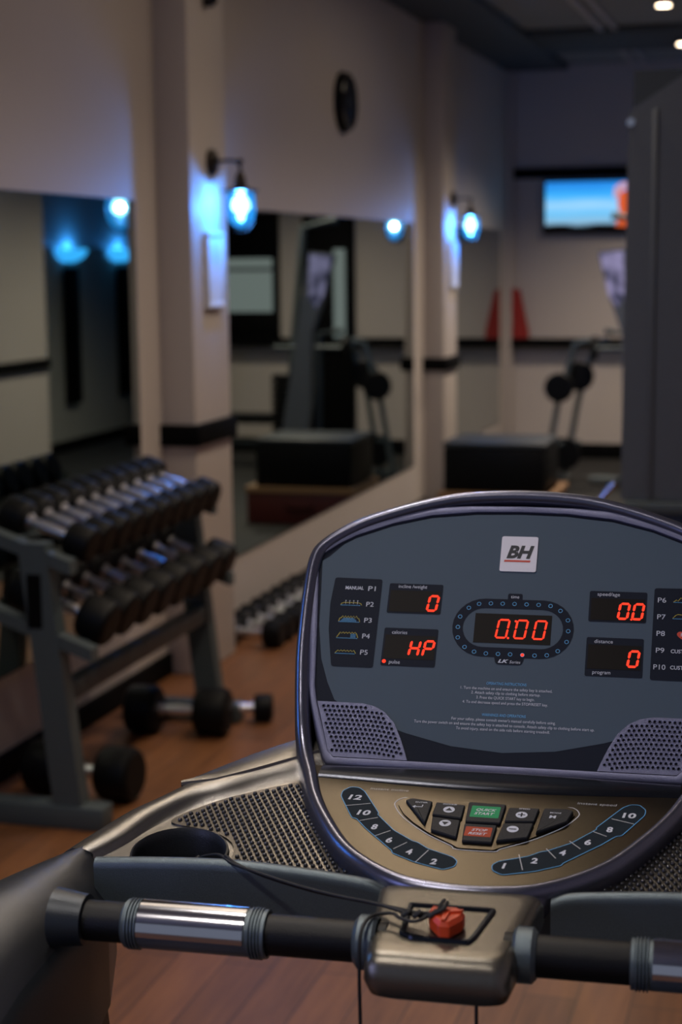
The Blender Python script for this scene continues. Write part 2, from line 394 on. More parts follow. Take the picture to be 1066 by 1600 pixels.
# small dark sensor high on the pilaster
t = thing('wall_sensor', 'small dark sensor high on the pilaster above the nearer blue lamp', 'sensor', (PX, 6.44, 2.64))
MB('bronze').box((0, -.022, 0), (.04, .022, .09), bev=.008).build('body', t)
MB('black_paint').lathe((.03, 0, .03), (.055, 0, .02), [(0, .014), (.6, .014), (1, .008)], 14).build('lens', t)
# round wall clock
t = thing('wall_clock', 'round black wall clock high above the second mirror', 'clock', (WX, 8.93, 2.49))
MB('black_paint').lathe((0, 0, 0), (.045, 0, 0), [(0, .158), (.3, .162), (.7, .156), (1, .14)], 48).build('clock_case', t)
cf = MB('screen_black').lathe((.045, 0, 0), (.0465, 0, 0), [(0, .138), (1, .134)], 48)
for k in range(12):
    a = k*PI/6; c, s_ = math.cos(a), math.sin(a)
    cf.add([(.047, c*r - s_*q, s_*r + c*q) for r, q in ((.112, -.003), (.126, -.003), (.126, .003), (.112, .003))], [(0, 1, 2, 3)], 'steel_grey')
cf.build('clock_face', t)
hd = MB('steel_grey').box((.047, -.003, -.02), (.049, .003, .10)).box((.0485, -.07, -.004), (.0505, .02, .004)); hd.build('clock_hand', t)
MB('gloss_black').lathe((.034, 0, 0), (.052, 0, 0), [(0, .152), (.5, .152), (1, .136)], 48, cap=False).build('clock_rim', t)

# downlights
for k, (y, en) in enumerate(zip(DOWN, DOWN_W)):
    if k < 7: lab = 'warm round ceiling downlight, number %d from the treadmill end of the row' % (k+1)
    else: lab = ['warm round ceiling downlight at the top edge above the cabinet', 'farthest warm round ceiling downlight, last of the row'][k-7]
    t = thing('ceiling_downlight', lab, 'ceiling light', (DOWN_X, y, CEIL - (.05 if k in (5, 8) else 0)), group='ceiling downlights')
    MB('steel_grey').lathe((0, 0, 0), (0, 0, -.03), [(0, .06), (.6, .06), (1, .05)], 28).build('trim_ring', t)
    MB('downlight').lathe((0, 0, -.031), (0, 0, -.034), [(0, .043), (1, .040)], 24).build('bulb', t)
    l = lamp_light('spot', 'SPOT', (0, 0, -.045), en*9, (1, .92, .86) if k < 2 else WARM, t, spot_size=R(130), spot_blend=.8, shadow_soft_size=.12)

for (y0, y1), lab in zip(FILL_PANELS, ('added warm fill panel on the ceiling directly ahead of the treadmill', 'added warm fill panel on the ceiling above the dumbbell rack', 'added warm fill panel on the ceiling nearest the far wall')):
    t = thing('fill_panel', lab, 'ceiling light', (-1.15, (y0+y1)/2, CEIL), group='added fill panels')  # unseen glowing panels added to wash walls and keypad with warm light
    f_ = MB('steel_grey'); L2 = (y1-y0)/2
    for a, b_ in (((-.5, -L2-.03, -.03), (.5, -L2, 0)), ((-.5, L2, -.03), (.5, L2+.03, 0)), ((-.53, -L2-.03, -.03), (-.5, L2+.03, 0)), ((.5, -L2-.03, -.03), (.53, L2+.03, 0))): f_.box(a, b_, bev=.003)
    f_.build('frame', t)
    MB('fill_glow').box((-.495, -L2+.005, -.018), (.495, L2-.005, -.012)).build('diffuser', t)
# window-shaped fill light added behind the camera, out of view
wf2 = MB('black_paint')
for a, b_ in (((WX-.01, -1.75, .95), (WX+.03, -1.70, 2.25)), ((WX-.01, -.15, .95), (WX+.03, -.10, 2.25)), ((WX-.01, -1.70, .95), (WX+.03, -.15, 1.0)), ((WX-.01, -1.70, 2.2), (WX+.03, -.15, 2.25)), ((WX-.01, -.95, 1.0), (WX+.02, -.92, 2.2))): wf2.box(a, b_, bev=.004)
wf2.build('fill_window', kind='structure')
MB('side_fill').box((WX+.001, -1.70, 1.0), (WX+.006, -.15, 2.2)).build('window_pane', parent=bpy.data.objects['fill_window'])  # glowing pane added as violet fill from the left

# television on the far wall
t = thing('television', 'flat television showing blue sky, hung high on the far wall', 'television', (-1.83, FY, 2.065))
MB('black_paint').box((-.37, -.075, -.215), (.37, -.03, .215), bev=.008).build('casing', t)
tv = MB('tv_picture', 'tv_orange', 'tv_pale').add([(-.35, -.0765, -.17), (.35, -.0765, -.17), (.35, -.0765, .2), (-.35, -.0765, .2)], [(0, 1, 2, 3)], 'tv_picture')
bl = [(.22, -.16), (.33, -.165), (.335, -.02), (.32, .08), (.345, .12), (.29, .13), (.24, .10), (.235, .02), (.25, -.05)]
tv.add([(a, -.078, b_) for a, b_ in bl], [tuple(range(len(bl)))], 'tv_orange')
bl = [(.20, .08), (.24, .06), (.25, .12), (.31, .15), (.34, .19), (.26, .185), (.21, .15)]
tv.add([(a, -.0785, b_) for a, b_ in bl], [tuple(range(len(bl)))], 'tv_pale')
tv.build('screen', t)
MB('black_paint').box((-.12, -.03, -.1), (.12, 0, .1), bev=.004).build('wall_bracket', t)
# red leaning pad on the far rail
t = MB('red_cloth').prism(round_poly([(-2.45, 1.002), (-2.31, 1.002), (-2.315, 1.06), (-2.39, 1.40), (-2.46, 1.42), (-2.49, 1.36), (-2.44, 1.18)], .02), lambda a, b_, h: (a, 13.90 + h, b_), 0, .06)
tag(t.build('red_pad'), 'red padded board leaning upright on the black far rail', 'pad')

# plate loaded lever machine in front of the far wall
t = thing('lever_machine', 'dark exercise machine with two leaning bars and round plates before the far wall', 'exercise machine', (-1.80, 12.3, .006))
fr = MB('steel_grey')
for dx, dy in ((0, 0), (.13, .12)):
    fr.tube([(-.12+dx, dy, .05), (-.02+dx, dy, .62), (.10+dx, dy, 1.03), (.20+dx, dy, 1.06)], .022, 10)
fr.tube([(-.25, .0, .04), (.05, .1, .04)], .028).tube([(-.25, -.25, .04), (-.25, .3, .04)], .028).tube([(-.04, 0, .3), (.12, .12, .3)], .02)
fr.build('frame', t)
for dx, dy, z in ((-.01, -.04, .715), (.12, .09, .79)):
    MB('rubber').lathe((dx, dy-.03, z), (dx, dy+.01, z), [(0, .03), (.02, .10), (.2, .108), (.8, .108), (.98, .1), (1, .03)], 30).build('weight_plate', t)
MB('rubber').lathe((.02, .02, .22), (.02, .06, .22), [(0, .05), (.05, .12), (.9, .12), (1, .05)], 28).build('flywheel', t)
# tall gym machine; its printed cover glows of itself to look lit
t = thing('gym_machine', 'tall grey gym machine with a mottled violet white printed cover by the cabinet', 'exercise machine', (-1.3, 12.1, .006))
f2 = lambda a, b_, h: (a + 1.3, h, b_)
MB('machine_grey').prism([(-1.52, 1.69), (-1.33, 1.71), (-1.05, .04), (-1.25, .04), (-1.33, .58), (-1.345, 1.12), (-1.44, 1.38)], f2, 0, .10).build('cover', t)
MB('print_glow').prism([(-1.51, 1.68), (-1.34, 1.695), (-1.33, 1.36), (-1.38, 1.30), (-1.44, 1.38)], f2, -.006, 0).build('printed_sheet', t)
fr = MB('steel_grey').tube([(.28, .3, .03), (.10, .3, 1.9), (-.16, .3, 1.95)], .03).tube([(-.3, .3, .03), (.45, .3, .03)], .03).tube([(.0, .3, .03), (-.02, .3, 1.1), (-.2, .3, 1.12)], .025)
fr.tube([(.05, .05, .9), (.05, .3, .9)], .02).tube([(-.25, .15, 1.0), (.3, .15, 1.0)], .016)
fr.build('frame', t)
ws = MB('rubber')
for k in range(9): ws.box((.14, .2, .3 + k*.055), (.34, .34, .345 + k*.055), bev=.004)
ws.build('weight_stack', t)
MB('rubber').lathe((-.28, .2, 1.0), (-.24, .2, 1.0), [(0, .03), (.1, .09), (.9, .09), (1, .03)], 24).build('weight_plate', t)
# low bench near the far wall, mirrored view
t = thing('weight_bench', 'low black padded bench by the far window, seen in the second mirror', 'bench', (-.55, 12.9, .006))
MB('rubber').box((-.45, -.14, .36), (.35, .14, .43), bev=.02).build('seat_pad', t)
lg = MB('steel_grey').tube([(-.35, 0, .20), (.25, 0, .20)], .022).tube([(-.35, 0, .36), (-.35, 0, .03)], .025).tube([(.25, 0, .36), (.25, 0, .03)], .025).tube([(-.35, -.2, .03), (-.35, .2, .03)], .025).tube([(.25, -.2, .03), (.25, .2, .03)], .025)
lg.build('frame', t)
# stacked step boxes beside the second mirror
t = thing('storage_box', 'dark red wooden box with pale top edges under the black box', 'box', (-1.88, 10.35, .006))
MB('red_wood').box((-.34, -.3, 0), (.36, .3, .20), bev=.004).build('body', t)
fm = MB('trim_wood')
for a, b_ in (((-.35, -.31, .20), (.37, -.27, .235)), ((-.35, .27, .20), (.37, .31, .235)), ((-.35, -.27, .20), (-.31, .27, .235)), ((.33, -.27, .20), (.37, .27, .235))): fm.box(a, b_, bev=.003)
fm.build('top_edge', t)
MB('black_paint').tube([(-.08, -.305, .12), (-.05, -.325, .10), (.07, -.325, .10), (.10, -.305, .12)], .008).build('handle', t)
t = thing('plyometric_box', 'black padded jump box resting on the dark red wooden box', 'box', (-1.88, 10.35, .241))
MB('rubber').box((-.32, -.26, 0), (.31, .27, .27), bev=.012).build('body', t)
MB('machine_dark').box((-.325, -.265, .27), (.315, .275, .305), bev=.014).build('lid', t)

# uplighters and dark panels of the recess wall (seen in the first mirror)
for k, (y, lab) in enumerate(((13.85, 'left blue half round uplighter reflected in the first mirror'), (14.98, 'right blue half round uplighter reflected in the first mirror'))):
    t = thing('uplighter', lab, 'wall lamp', (1.415, y, 1.78), group='blue uplighters')
    h = MB('sconce_glow'); n = 16; m_ = 8; vs = []
    for i in range(m_+1):
        p = i/m_*PI/2
        for j in range(n+1):
            a = PI/2 + PI*j/n
            vs.append((math.cos(a)*.15*math.cos(p), math.sin(a)*.26*math.cos(p), -.12*math.sin(p)))
    h.add(vs, [(i*(n+1)+j, i*(n+1)+j+1, (i+1)*(n+1)+j+1, (i+1)*(n+1)+j) for i in range(m_) for j in range(n)]); h.build('bowl', t)
    MB('bronze').box((-.01, -.05, -.13), (0, .05, -.02), bev=.003).build('wall_plate', t)
    lamp_light('uplight', 'POINT', (-.05, 0, -.03), 14.0, (.04, .3, 1), t, shadow_soft_size=.03)
for y, lab in ((13.82, 'black padded strip hanging below the left blue uplighter'), (15.0, 'black padded strip hanging below the right blue uplighter')):
    tag(MB('black_paint').box((1.36, y-.14, .42), (1.40, y+.14, 1.62), bev=.01).build('wall_pad'), lab, 'pad', 'black wall pads')

# ================================================================ DUMBBELLS AND RACK
RY0, RY1 = 4.42, 5.62
t = thing('dumbbell_rack', 'grey two tier steel dumbbell rack standing along the left wall', 'rack', (-2.08, 4.42, 0))
def rp(p): return (p[0] + 2.08, p[1] - 4.42, p[2])
for y, nm in ((RY0, 'a'), (RY1, 'b')):
    up = MB('steel_grey')
    f = lambda a, b_, h: (a + 2.08, y - 4.42 + h, b_)
    up.prism([(-2.045, .06), (-2.135, .06), (-2.222, .85), (-2.135, .85)], f, -.03, .03)
    up.build('upright', t)
    MB('steel_grey').box(rp((-2.42, y-.04, 0)), rp((-1.975, y+.04, .07)), bev=.006).build('foot', t)
    ar = MB('steel_grey').prism([(-2.35, .90), (-2.35, .86), (-2.06, .76), (-2.06, .80)], f, -.025, .025)
    ar.prism([(-2.32, .66), (-2.32, .62), (-2.0, .505), (-2.0, .545)], f, -.025, .025)
    ar.build('tray_bracket', t)
MB('black_paint').box(rp((-2.195, RY0-.032, .60)), rp((-2.15, RY0-.028, .76))).build('badge', t, label='black badge plate')
tl = MB('steel_grey')
for (xa, za, xb, zb) in ((-2.12, .775, -2.08, .80), (-2.29, .835, -2.25, .855)):
    tl.box(rp((xa, RY0, za)), rp((xb, RY1, zb)), bev=.003)
tl.build('upper_tray', t)
tl = MB('steel_grey')
for (xa, za, xb, zb) in ((-2.09, .525, -2.05, .55), (-2.27, .59, -2.23, .61)):
    tl.box(rp((xa, RY0, za)), rp((xb, RY1, zb)), bev=.003)
tl.build('lower_tray', t)
MB('steel_grey').box(rp((-2.14, RY0, .37)), rp((-2.09, RY1, .43)), bev=.005).build('cross_bar', t)
def make_dumbbell(r=.055, hl=.085, gap=.13):
    t = thing('dumbbell', '', 'dumbbell')
    for s_ in (-1, 1):
        MB('rubber').lathe((s_*gap/2, 0, 0), (s_*(gap/2+hl), 0, 0), [(0, r*.5), (.02, r*.86), (.12, r*.98), (.2, r), (.8, r), (.92, r*.95), (1, r*.8), (1.005, r*.1)], 26).build('weight_head', t)
    MB('brushed_chrome').lathe((-gap/2-.002, 0, 0), (gap/2+.002, 0, 0), [(0, .024), (.06, .024), (.08, .016), (.5, .020), (.92, .016), (.94, .024), (1, .024)], 20).build('handle', t)
    return t
ORD = ['first', 'second', 'third', 'fourth', 'fifth', 'sixth', 'seventh', 'eighth', 'ninth', 'tenth']
def place(proto, first, loc, rot, lab, grp):
    o = proto if first else copy_tree(proto)
    o.location = loc; o.rotation_euler = rot; o['label'] = lab; o['group'] = grp; return o
p = make_dumbbell(.0565, .085, .135); n = 10
for k in range(n):
    y = 4.53 + k*(1.05/(n-1)) 
    place(p, k == 0, (-2.185, y, .872), (0, R(19), R(random.uniform(-2, 2))), 'black dumbbell on the top tier of the rack, %s from its near end' % ORD[k], 'dumbbells on the top tier')
p = make_dumbbell(.071, .10, .135); n = 8
for k in range(n):
    y = 4.55 + k*(1.04/(n-1))
    place(p, k == 0, (-2.155, y, .639), (0, R(19.5), R(random.uniform(-2, 2))), 'larger black dumbbell on the lower tier of the rack, %s from its near end' % ORD[k], 'dumbbells on the lower tier')
p = make_dumbbell(.085, .12, .13)
place(p, True, (-2.14, 5.42, .087), (0, 0, R(6)), 'large black dumbbell on the floor under the far end of the rack', 'dumbbells on the floor')
place(p, False, (-2.17, 4.68, .087), (0, 0, R(-4)), 'large black dumbbell on the floor under the near end of the rack', 'dumbbells on the floor')
p = make_dumbbell(.05, .07, .12)
place(p, True, (-1.99, 5.62, .052), (0, 0, R(15)), 'small black dumbbell on the wooden floor beyond the big one', 'dumbbells on the floor')
p = make_dumbbell(.062, .085, .12)
for k in range(8):
    place(p, k == 0, (-2.33, 6.78 + k*.145, .064), (0, 0, R(random.uniform(-5, 5))), 'black dumbbell on the floor under the second mirror, %s from the pilaster' % ORD[k], 'dumbbells in a row on the floor')

# ================================================================ GREY CABINET TOWER (cable machine)
t = thing('cable_tower', 'tall grey blue machine tower with a slanted top at the right edge', 'exercise machine', (-.55, 5.0, 0))
f3 = lambda a, b_, h: (a + .55, h, b_)
MB('machine_grey').prism(round_poly([(-.553, .94), (-.545, 2.065), (-.35, 2.19), (-.05, 2.30), (.02, 2.30), (.02, .94)], .01), f3, 0, .05).build('shroud', t)
MB('machine_dark').prism([(-.537, .94), (-.537, 2.186), (.02, 2.186), (.02, .94)], f3, .051, .32).build('frame_box', t)
MB('machine_grey').box((.075, -.012, .94), (.09, 0, 2.07), bev=.004).build('edge_strip', t)
MB('chrome').lathe((.012, -.006, 2.035), (.012, .0, 2.035), [(0, .012), (1, .012)], 16).build('bolt', t)
MB('steel_grey').box((.01, -.03, .905), (.57, .34, .938), bev=.004).build('ledge', t)
MB('machine_dark').box((.04, 0, 0), (.55, .32, .904), bev=.006).build('lower_body', t)
t = thing('grab_bar', 'slim chrome bar rising just behind the treadmill console', 'bar', (-.60, 4.8, 0))
MB('chrome').tube([(-.16, 0, .84), (.0, 0, .955), (.055, 0, 1.018)], .009, 12).build('bar', t)
MB('machine_dark').tube([(-.16, 0, .02), (-.16, 0, .85)], .025, 12).lathe((-.16, 0, 0), (-.16, 0, .03), [(0, .16), (.6, .16), (1, .03)], 30).build('post', t)

# ================================================================ TREADMILL
TR = thing('treadmill', 'silver grey treadmill with lit console and red safety key in the foreground', 'treadmill', (-0.31208652, 1.7836615, 0), math.atan2(0.0509415558, 0.998701636))
TA = R(36.3); TH = R(12)
def D(u, v, w=0): return (u, v*math.sin(TA) - w*math.cos(TA), 1.25314 + v*math.cos(TA) + w*math.sin(TA))
def K(u, y, w=0): return (u, y - w*math.sin(TH), 1.112 + .21256*(y+.185) + w*math.cos(TH))
FLD = Vector((-.0886, 1.1325))
def S(u, s, w=0):
    """console surface: upright display half bent into the keypad half"""
    L = .05; du = Vector((math.sin(TA), math.cos(TA))); dk = Vector((math.cos(TH), math.sin(TH)))
    if s >= L: p = FLD + du*s; d = du
    elif s <= -L: p = FLD + dk*s; d = dk
    else:
        t = (s+L)/(2*L); A = FLD - dk*L; B = FLD + du*L
        p = A*(1-t)**2 + FLD*2*t*(1-t) + B*t*t; d = ((FLD-A)*(1-t) + (B-FLD)*t).normalized()
    n_ = Vector((-d.y, d.x))
    q = p + n_*w
    return (u, q.x, q.y)
# ---- pod outline
half = [(0, .3215), (.0625, .318), (.105, .3095), (.148, .296), (.19, .2785), (.225, .2545), (.2395, .232), (.2425, .19), (.2405, .121), (.2355, .0715), (.2275, .02), (.217, -.02), (.203, -.06), (.187, -.105), (.165, -.15), (.136, -.197), (.104, -.229), (.067, -.252), (.033, -.2605)]
pts = [(-u, s) for u, s in half[1:]] ; outl = [half[0]] + pts + [(0, -.263)] + [(u, s) for u, s in reversed(half[1:])]
OUT = smooth_closed(outl, 5)
prof = [(.030, -.052), (.012, -.05), (.003, -.040), (0, -.02), (0, -.007), (.002, 0), (.0055, .0048), (.0095, .0058), (.0135, .0040), (.0162, .0008), (.0176, -.0028), (.0180, -.0075)]
rings = []
for d_, w_ in prof:
    rings.append([S(p.x, p.y, w_) for p in inset(OUT, d_)])
pod = MB('ring_paint'); pod.ringloft(rings, cap=False)
# back cover
bk = inset(OUT, .030); sv = sorted(set(round(p.y, 4) for p in bk)); N = len(bk)
rows = []
for i in range(41):
    s_ = min(sv) + .001 + (max(sv)-min(sv)-.002)*i/40
    xs = []
    for j in range(N):
        a, b_ = bk[j], bk[(j+1) % N]
        if (a.y-s_)*(b_.y-s_) <= 0 and abs(a.y-b_.y) > 1e-7: xs.append(a.x + (b_.x-a.x)*(s_-a.y)/(b_.y-a.y))
    if len(xs) >= 2: rows.append([S(min(xs) + (max(xs)-min(xs))*q/12, s_, -.052) for q in range(13)])
pod.ringloft(rows, 'dark_plastic', cap=False, closed=False)
console = pod.build('console', TR, ang=40)
# ---- display face: bezel frame
bz = [(-.2283, -.0054), (-.232, .05), (-.2345, .0837), (-.2305, .092), (-.21, .107), (-.1884, .1189), (-.147, .135), (-.1038, .1464), (-.06, .1492), (0, .1503)]
bzo = bz + [(-u, v) for u, v in reversed(bz[:-1])] + [(.2194, -.0773), (.2147, -.097), (.203, -.135), (.193, -.163), (.188, -.1690), (-.188, -.1690), (-.193, -.163), (-.203, -.135), (-.2147, -.097), (-.2194, -.0773)]
pn = [(-.2176, -.005), (-.2225, .04), (-.2268, .0744), (-.2233, .0817), (-.205, .0957), (-.1869, .1068), (-.146, .1232), (-.1026, .1348), (-.05, .1405), (0, .1417)]
pno = pn + [(-u, v) for u, v in reversed(pn[:-1])] + [(.211, -.0769), (.2063, -.0966), (.196, -.125), (.1864, -.152), (.1800, -.1588), (-.1800, -.1588), (-.1864, -.152), (-.196, -.125), (-.2063, -.0966), (-.211, -.0769)]
b = MB('bezel_paint'); NB = len(bzo)
def lerp2(A, B, t): return [(a[0]+(b_[0]-a[0])*t, a[1]+(b_[1]-a[1])*t) for a, b_ in zip(A, B)]
rr_ = []
for t_, w_ in ((-.12, -.008), (0, -.0045), (.05, -.001), (.25, .0008), (.75, .0008), (.93, 0), (1, -.003)):
    rr_.append([D(u, v, w_) for u, v in lerp2(bzo, pno, t_)])
b.ringloft(rr_, cap=False); b.build('display_bezel', console, label='violet grey bezel', ang=45)
# ---- display panel (printed sticker)
dp = MB('panel_navy')
dp.prism(pno, D, -.008, -.0022, 'panel_navy')
gr = [(-.2155, .08), (-.223, .0745), (-.2195, .035), (-.2165, -.005), (-.2088, -.0455), (-.198, -.0735), (-.1877, -.0934), (-.1606, -.1095), (-.1051, -.1275), (-.055, -.1395), (0, -.1440)]
gr2 = [(.0, -.1440), (.055, -.1395), (.1051, -.1275), (.1606, -.1095), (.1877, -.0934), (.198, -.0735), (.2088, -.0455), (.2165, -.005), (.2195, .035), (.223, .0745), (.2155, .08), (.2, .0965), (.1869, .1045), (.146, .121), (.1026, .1325), (.05, .1382), (0, .1394), (-.05, .1382), (-.1026, .1325), (-.146, .121), (-.1869, .1045), (-.2, .0965)]
gp = gr[:-1] + gr2
dp.add([D(u, v, -.0019) for u, v in gp], [tuple(range(len(gp)))], 'panel_grey')
Wp = -.0016; Wt = -.0013
def flat(mb, poly, w_, mat): mb.add([D(u, v, w_) for u, v in poly], [tuple(range(len(poly)))], mat)
def strokeD(mb, pts, wd, w_, mat, f=D, closed=False):
    P = [Vector(p) for p in pts]; N = len(P); L_, R_ = [], []
    for i in range(N):
        a = P[i-1] if (i or closed) else P[i]; c = P[(i+1) % N] if (i < N-1 or closed) else P[i]
        t = (c-a).normalized(); nn = Vector((-t.y, t.x))*wd/2; L_.append(P[i]+nn); R_.append(P[i]-nn)
    vs = [f(p.x, p.y, w_) for p in L_ + R_]
    mb.add(vs, [(i, (i+1) % N, N+(i+1) % N, N+i) for i in range(N if closed else N-1)], mat)
dpo = dp
# instructions and warnings
for s_, u, v, wd, mt in (('OPERATING INSTRUCTIONS', -.0015, -.0662, .0431, 'print_blue'), ('1. Turn the machine on and ensure the safety key is attached.', -.0013, -.0722, .0986, 'print_white'),
        ('2. Attach safety clip to clothing before startup.', -.0015, -.0772, .0742, 'print_white'), ('3. Press the QUICK START key to begin.', -.0014, -.0827, .0625, 'print_white'),
        ('4. To end decrease speed and press the STOP/RESET key.', -.0014, -.0882, .0914, 'print_white'), ('WARNINGS AND OPERATIONS', -.0016, -.1023, .0469, 'print_blue'),
        ("For your safety, please consult owner's manual carefully before using.", -.0017, -.1080, .111, 'print_white'),
        ('Turn the power switch on and ensure the safety key is attached to console. Attach safety clip to clothing before start up.', -.0013, -.1134, .192, 'print_white'),
        ('To avoid injury, stand on the side rails before starting treadmill.', -.0015, -.1186, .0999, 'print_white')):
    text(dp, s_, D, u, v, .0032, Wt, mt, width=wd)
dp.build('display_panel', console, ang=30)
# programme charts
def chart(mb, pts, u0, u1, v0, mat='print_yellow', fill=False):
    strokeD(mb, pts, .0006, Wt, mat)
    n = int((u1-u0)/.0012)
    for k in range(n): flat(mb, [(u0+k*.0012, v0), (u0+k*.0012+.0007, v0), (u0+k*.0012+.0007, v0+.0007), (u0+k*.0012, v0+.0007)], Wt, 'print_blue')
for sgn, nm in ((1, 'left'), (-1, 'right')):
    pp = MB('panel_navy')
    o_ = [(-.2052, .0541), (-.1506, .0533), (-.1495, -.0542), (-.1965, -.0543), (-.2049, -.0109), (-.2072, .0214)]
    o_ = round_poly([(u*sgn, v) for u, v in o_], .003)
    if sgn < 0: o_ = o_[::-1]
    flat(pp, o_, Wp, 'panel_navy')
    if sgn > 0:
        for k, v in enumerate((.0414, .022, .0024, -.0168, -.0362)): text(pp, 'P%d' % (k+1), D, -.1615, v, .0058, Wt, 'print_white', width=.0084)
        text(pp, 'MANUAL', D, -.1814, .0416, .0040, Wt, 'print_white', width=.0208, bold=.02)
        chart(pp, [(-.1948, .0205), (-.194, .0222), (-.191, .0232), (-.175, .0232), (-.172, .0222), (-.1709, .0202)], -.1948, -.1709, .0196)
        for k in range(4): strokeD(pp, [(-.1895 + k*.0045, .0215), (-.1895 + k*.0045, .0257)], .0004, Wt, 'print_white'); strokeD(pp, [(-.1902 + k*.0045, .0257), (-.1888 + k*.0045, .0257)], .0005, Wt, 'print_white')
        z = [(-.1948, 0)] + [(-.1938 + j*.00155, (.0070 if j % 2 == 0 else .0042) - (.003 if j in (0, 14) else 0)) for j in range(15)] + [(-.1707, 0)]
        chart(pp, z, -.1948, -.1707, -.0008)
        for j in range(4): chart(pp, [(-.192, -.0003), (-.1919, -.0003)], -.1925+j*.001, -.1735-j*.001, .0003 + j*.0011)
        z = [(-.1947, -.0195), (-.191, -.0130)] + [(-.1895 + j*.0017, -.0128 if j % 2 else -.0146) for j in range(11)] + [(-.1705, -.0195)]
        chart(pp, z, -.1947, -.1705, -.0205)
        for j in range(4): chart(pp, [(-.178, -.02), (-.1779, -.02)], -.179, -.1725, -.0192 + j*.0012)
        z = [(-.1942, -.0383), (-.191, -.0347)] + [(-.1895 + j*.0018, -.0345 if j % 2 else -.0362) for j in range(10)] + [(-.1707, -.0383)]
        chart(pp, z, -.1942, -.1707, -.0391)
    else:
        for k, v in enumerate((.0392, .0194, -.0001, -.0197, -.0390)): text(pp, 'P%d' % (k+6), D, .1590, v, .0058, Wt, 'print_white', width=.0088 if k < 4 else .0125, align='C')
        chart(pp, [(.1712, .0374), (.1745, .0398), (.176, .0385), (.179, .0425), (.182, .0395), (.185, .0425), (.189, .0405), (.193, .0374)], .1712, .193, .0366)
        chart(pp, [(.171, .0180), (.174, .0215), (.1765, .0228), (.181, .0222), (.186, .0232), (.190, .0215), (.193, .0180)], .171, .193, .0172)
        for v in (-.0203, -.0390): text(pp, 'CUSTOM', D, .1702, v, .0042, Wt, 'print_white', width=.0225, align='L', bold=.015)
        ht = [(.1835 + .0075*math.sin(a)**3, -.002 + .0065*(.8125*math.cos(a) - .3125*math.cos(2*a) - .125*math.cos(3*a) - .0625*math.cos(4*a))) for a in [2*PI*j/28 for j in range(28)]]
        flat(pp, ht[::-1], Wt, 'badge_red'); text(pp, 'HR', D, .1835, -.0010, .0042, Wt+.0002, 'print_white', width=.0065, bold=.02)
    pp.build('program_panel', console)
# seven segment digits
SEG = {'0': 'abcdef', 'H': 'bcefg', 'P': 'abefg'}
def seg7(mb, ch, u, v, w_, h_, th, mat='led_red', wz=.0004, slant=.14):
    g = th*.12; x0, x1 = -w_/2+th/2, w_/2-th/2; y0, ym, y1 = -h_/2+th/2, 0, h_/2-th/2
    lines = {'a': ((x0, y1), (x1, y1)), 'b': ((x1, y1), (x1, ym)), 'c': ((x1, ym), (x1, y0)), 'd': ((x0, y0), (x1, y0)), 'e': ((x0, ym), (x0, y0)), 'f': ((x0, y1), (x0, ym)), 'g': ((x0, ym), (x1, ym))}
    for k in SEG[ch]:
        a, b_ = (Vector(p) for p in lines[k]); t = (b_-a).normalized(); n_ = Vector((-t.y, t.x)); a = a+t*g; b_ = b_-t*g
        P = [a, a+t*th/2+n_*th/2, b_-t*th/2+n_*th/2, b_, b_-t*th/2-n_*th/2, a+t*th/2-n_*th/2]
        mb.add([D(u + p.x + p.y*slant, v + p.y, wz) for p in P], [tuple(range(6))], mat)
def dot(mb, u, v, r, wz, mat, n=12, f=D): mb.add([f(u + r*math.cos(2*PI*j/n), v + r*math.sin(2*PI*j/n), wz) for j in range(n)], [tuple(range(n))], mat)
WIN = ((-.1418, -.0810, .0490, .0125, 'incline display window', [('0', -.0906, .0257)], [('incline /weight', -.1152, .0455, .0323)], ()),
       (-.1416, -.0812, -.0054, -.0508, 'calories display window', [('H', -.1056, -.0290), ('P', -.0902, -.0290)], [('calories', -.1242, -.0105, .0170), ('pulse', -.1262, -.0460, .0122)], ((-.1380, -.0457),)),
       (.0812, .1430, .0476, .0110, 'speed display window', [('0', .1188, .0243), ('0', .1342, .0243)], [('speed/age', .1017, .0440, .0241)], ()),
       (.0808, .1416, -.0074, -.0527, 'distance display window', [('0', .1315, -.0312)], [('distance', .0991, -.0120, .0196), ('program', .0985, -.0478, .0190)], ()))
for u0, u1, v1, v0, nm, dg, tx, dots in WIN:
    wn = MB('panel_navy'); flat(wn, rrect(u0, v0, u1, v1, .002), Wp, 'panel_navy')
    top = v1 - .0085; bot = v0 + (.0085 if len(tx) > 1 else .002)
    flat(wn, [(u0+.002, bot), (u1-.002, bot), (u1-.002, top), (u0+.002, top)], Wp+.0002, 'screen_black')
    for s_, u, v, wd in tx: text(wn, s_, D, u, v, .0042, Wt, 'print_white', width=wd)
    for u, v in dots: dot(wn, u, v, .0022, Wt, 'led_red')
    wn.build('display_window', console)
    dd = MB('led_red')
    for ch, u, v in dg: seg7(dd, ch, u, v, .0125, .0205, .0027, wz=Wt)
    if nm.startswith('speed'): dot(dd, .1272, .0148, .0012, Wt, 'led_red')
    dd.build('digits', console, label='red lit digits')
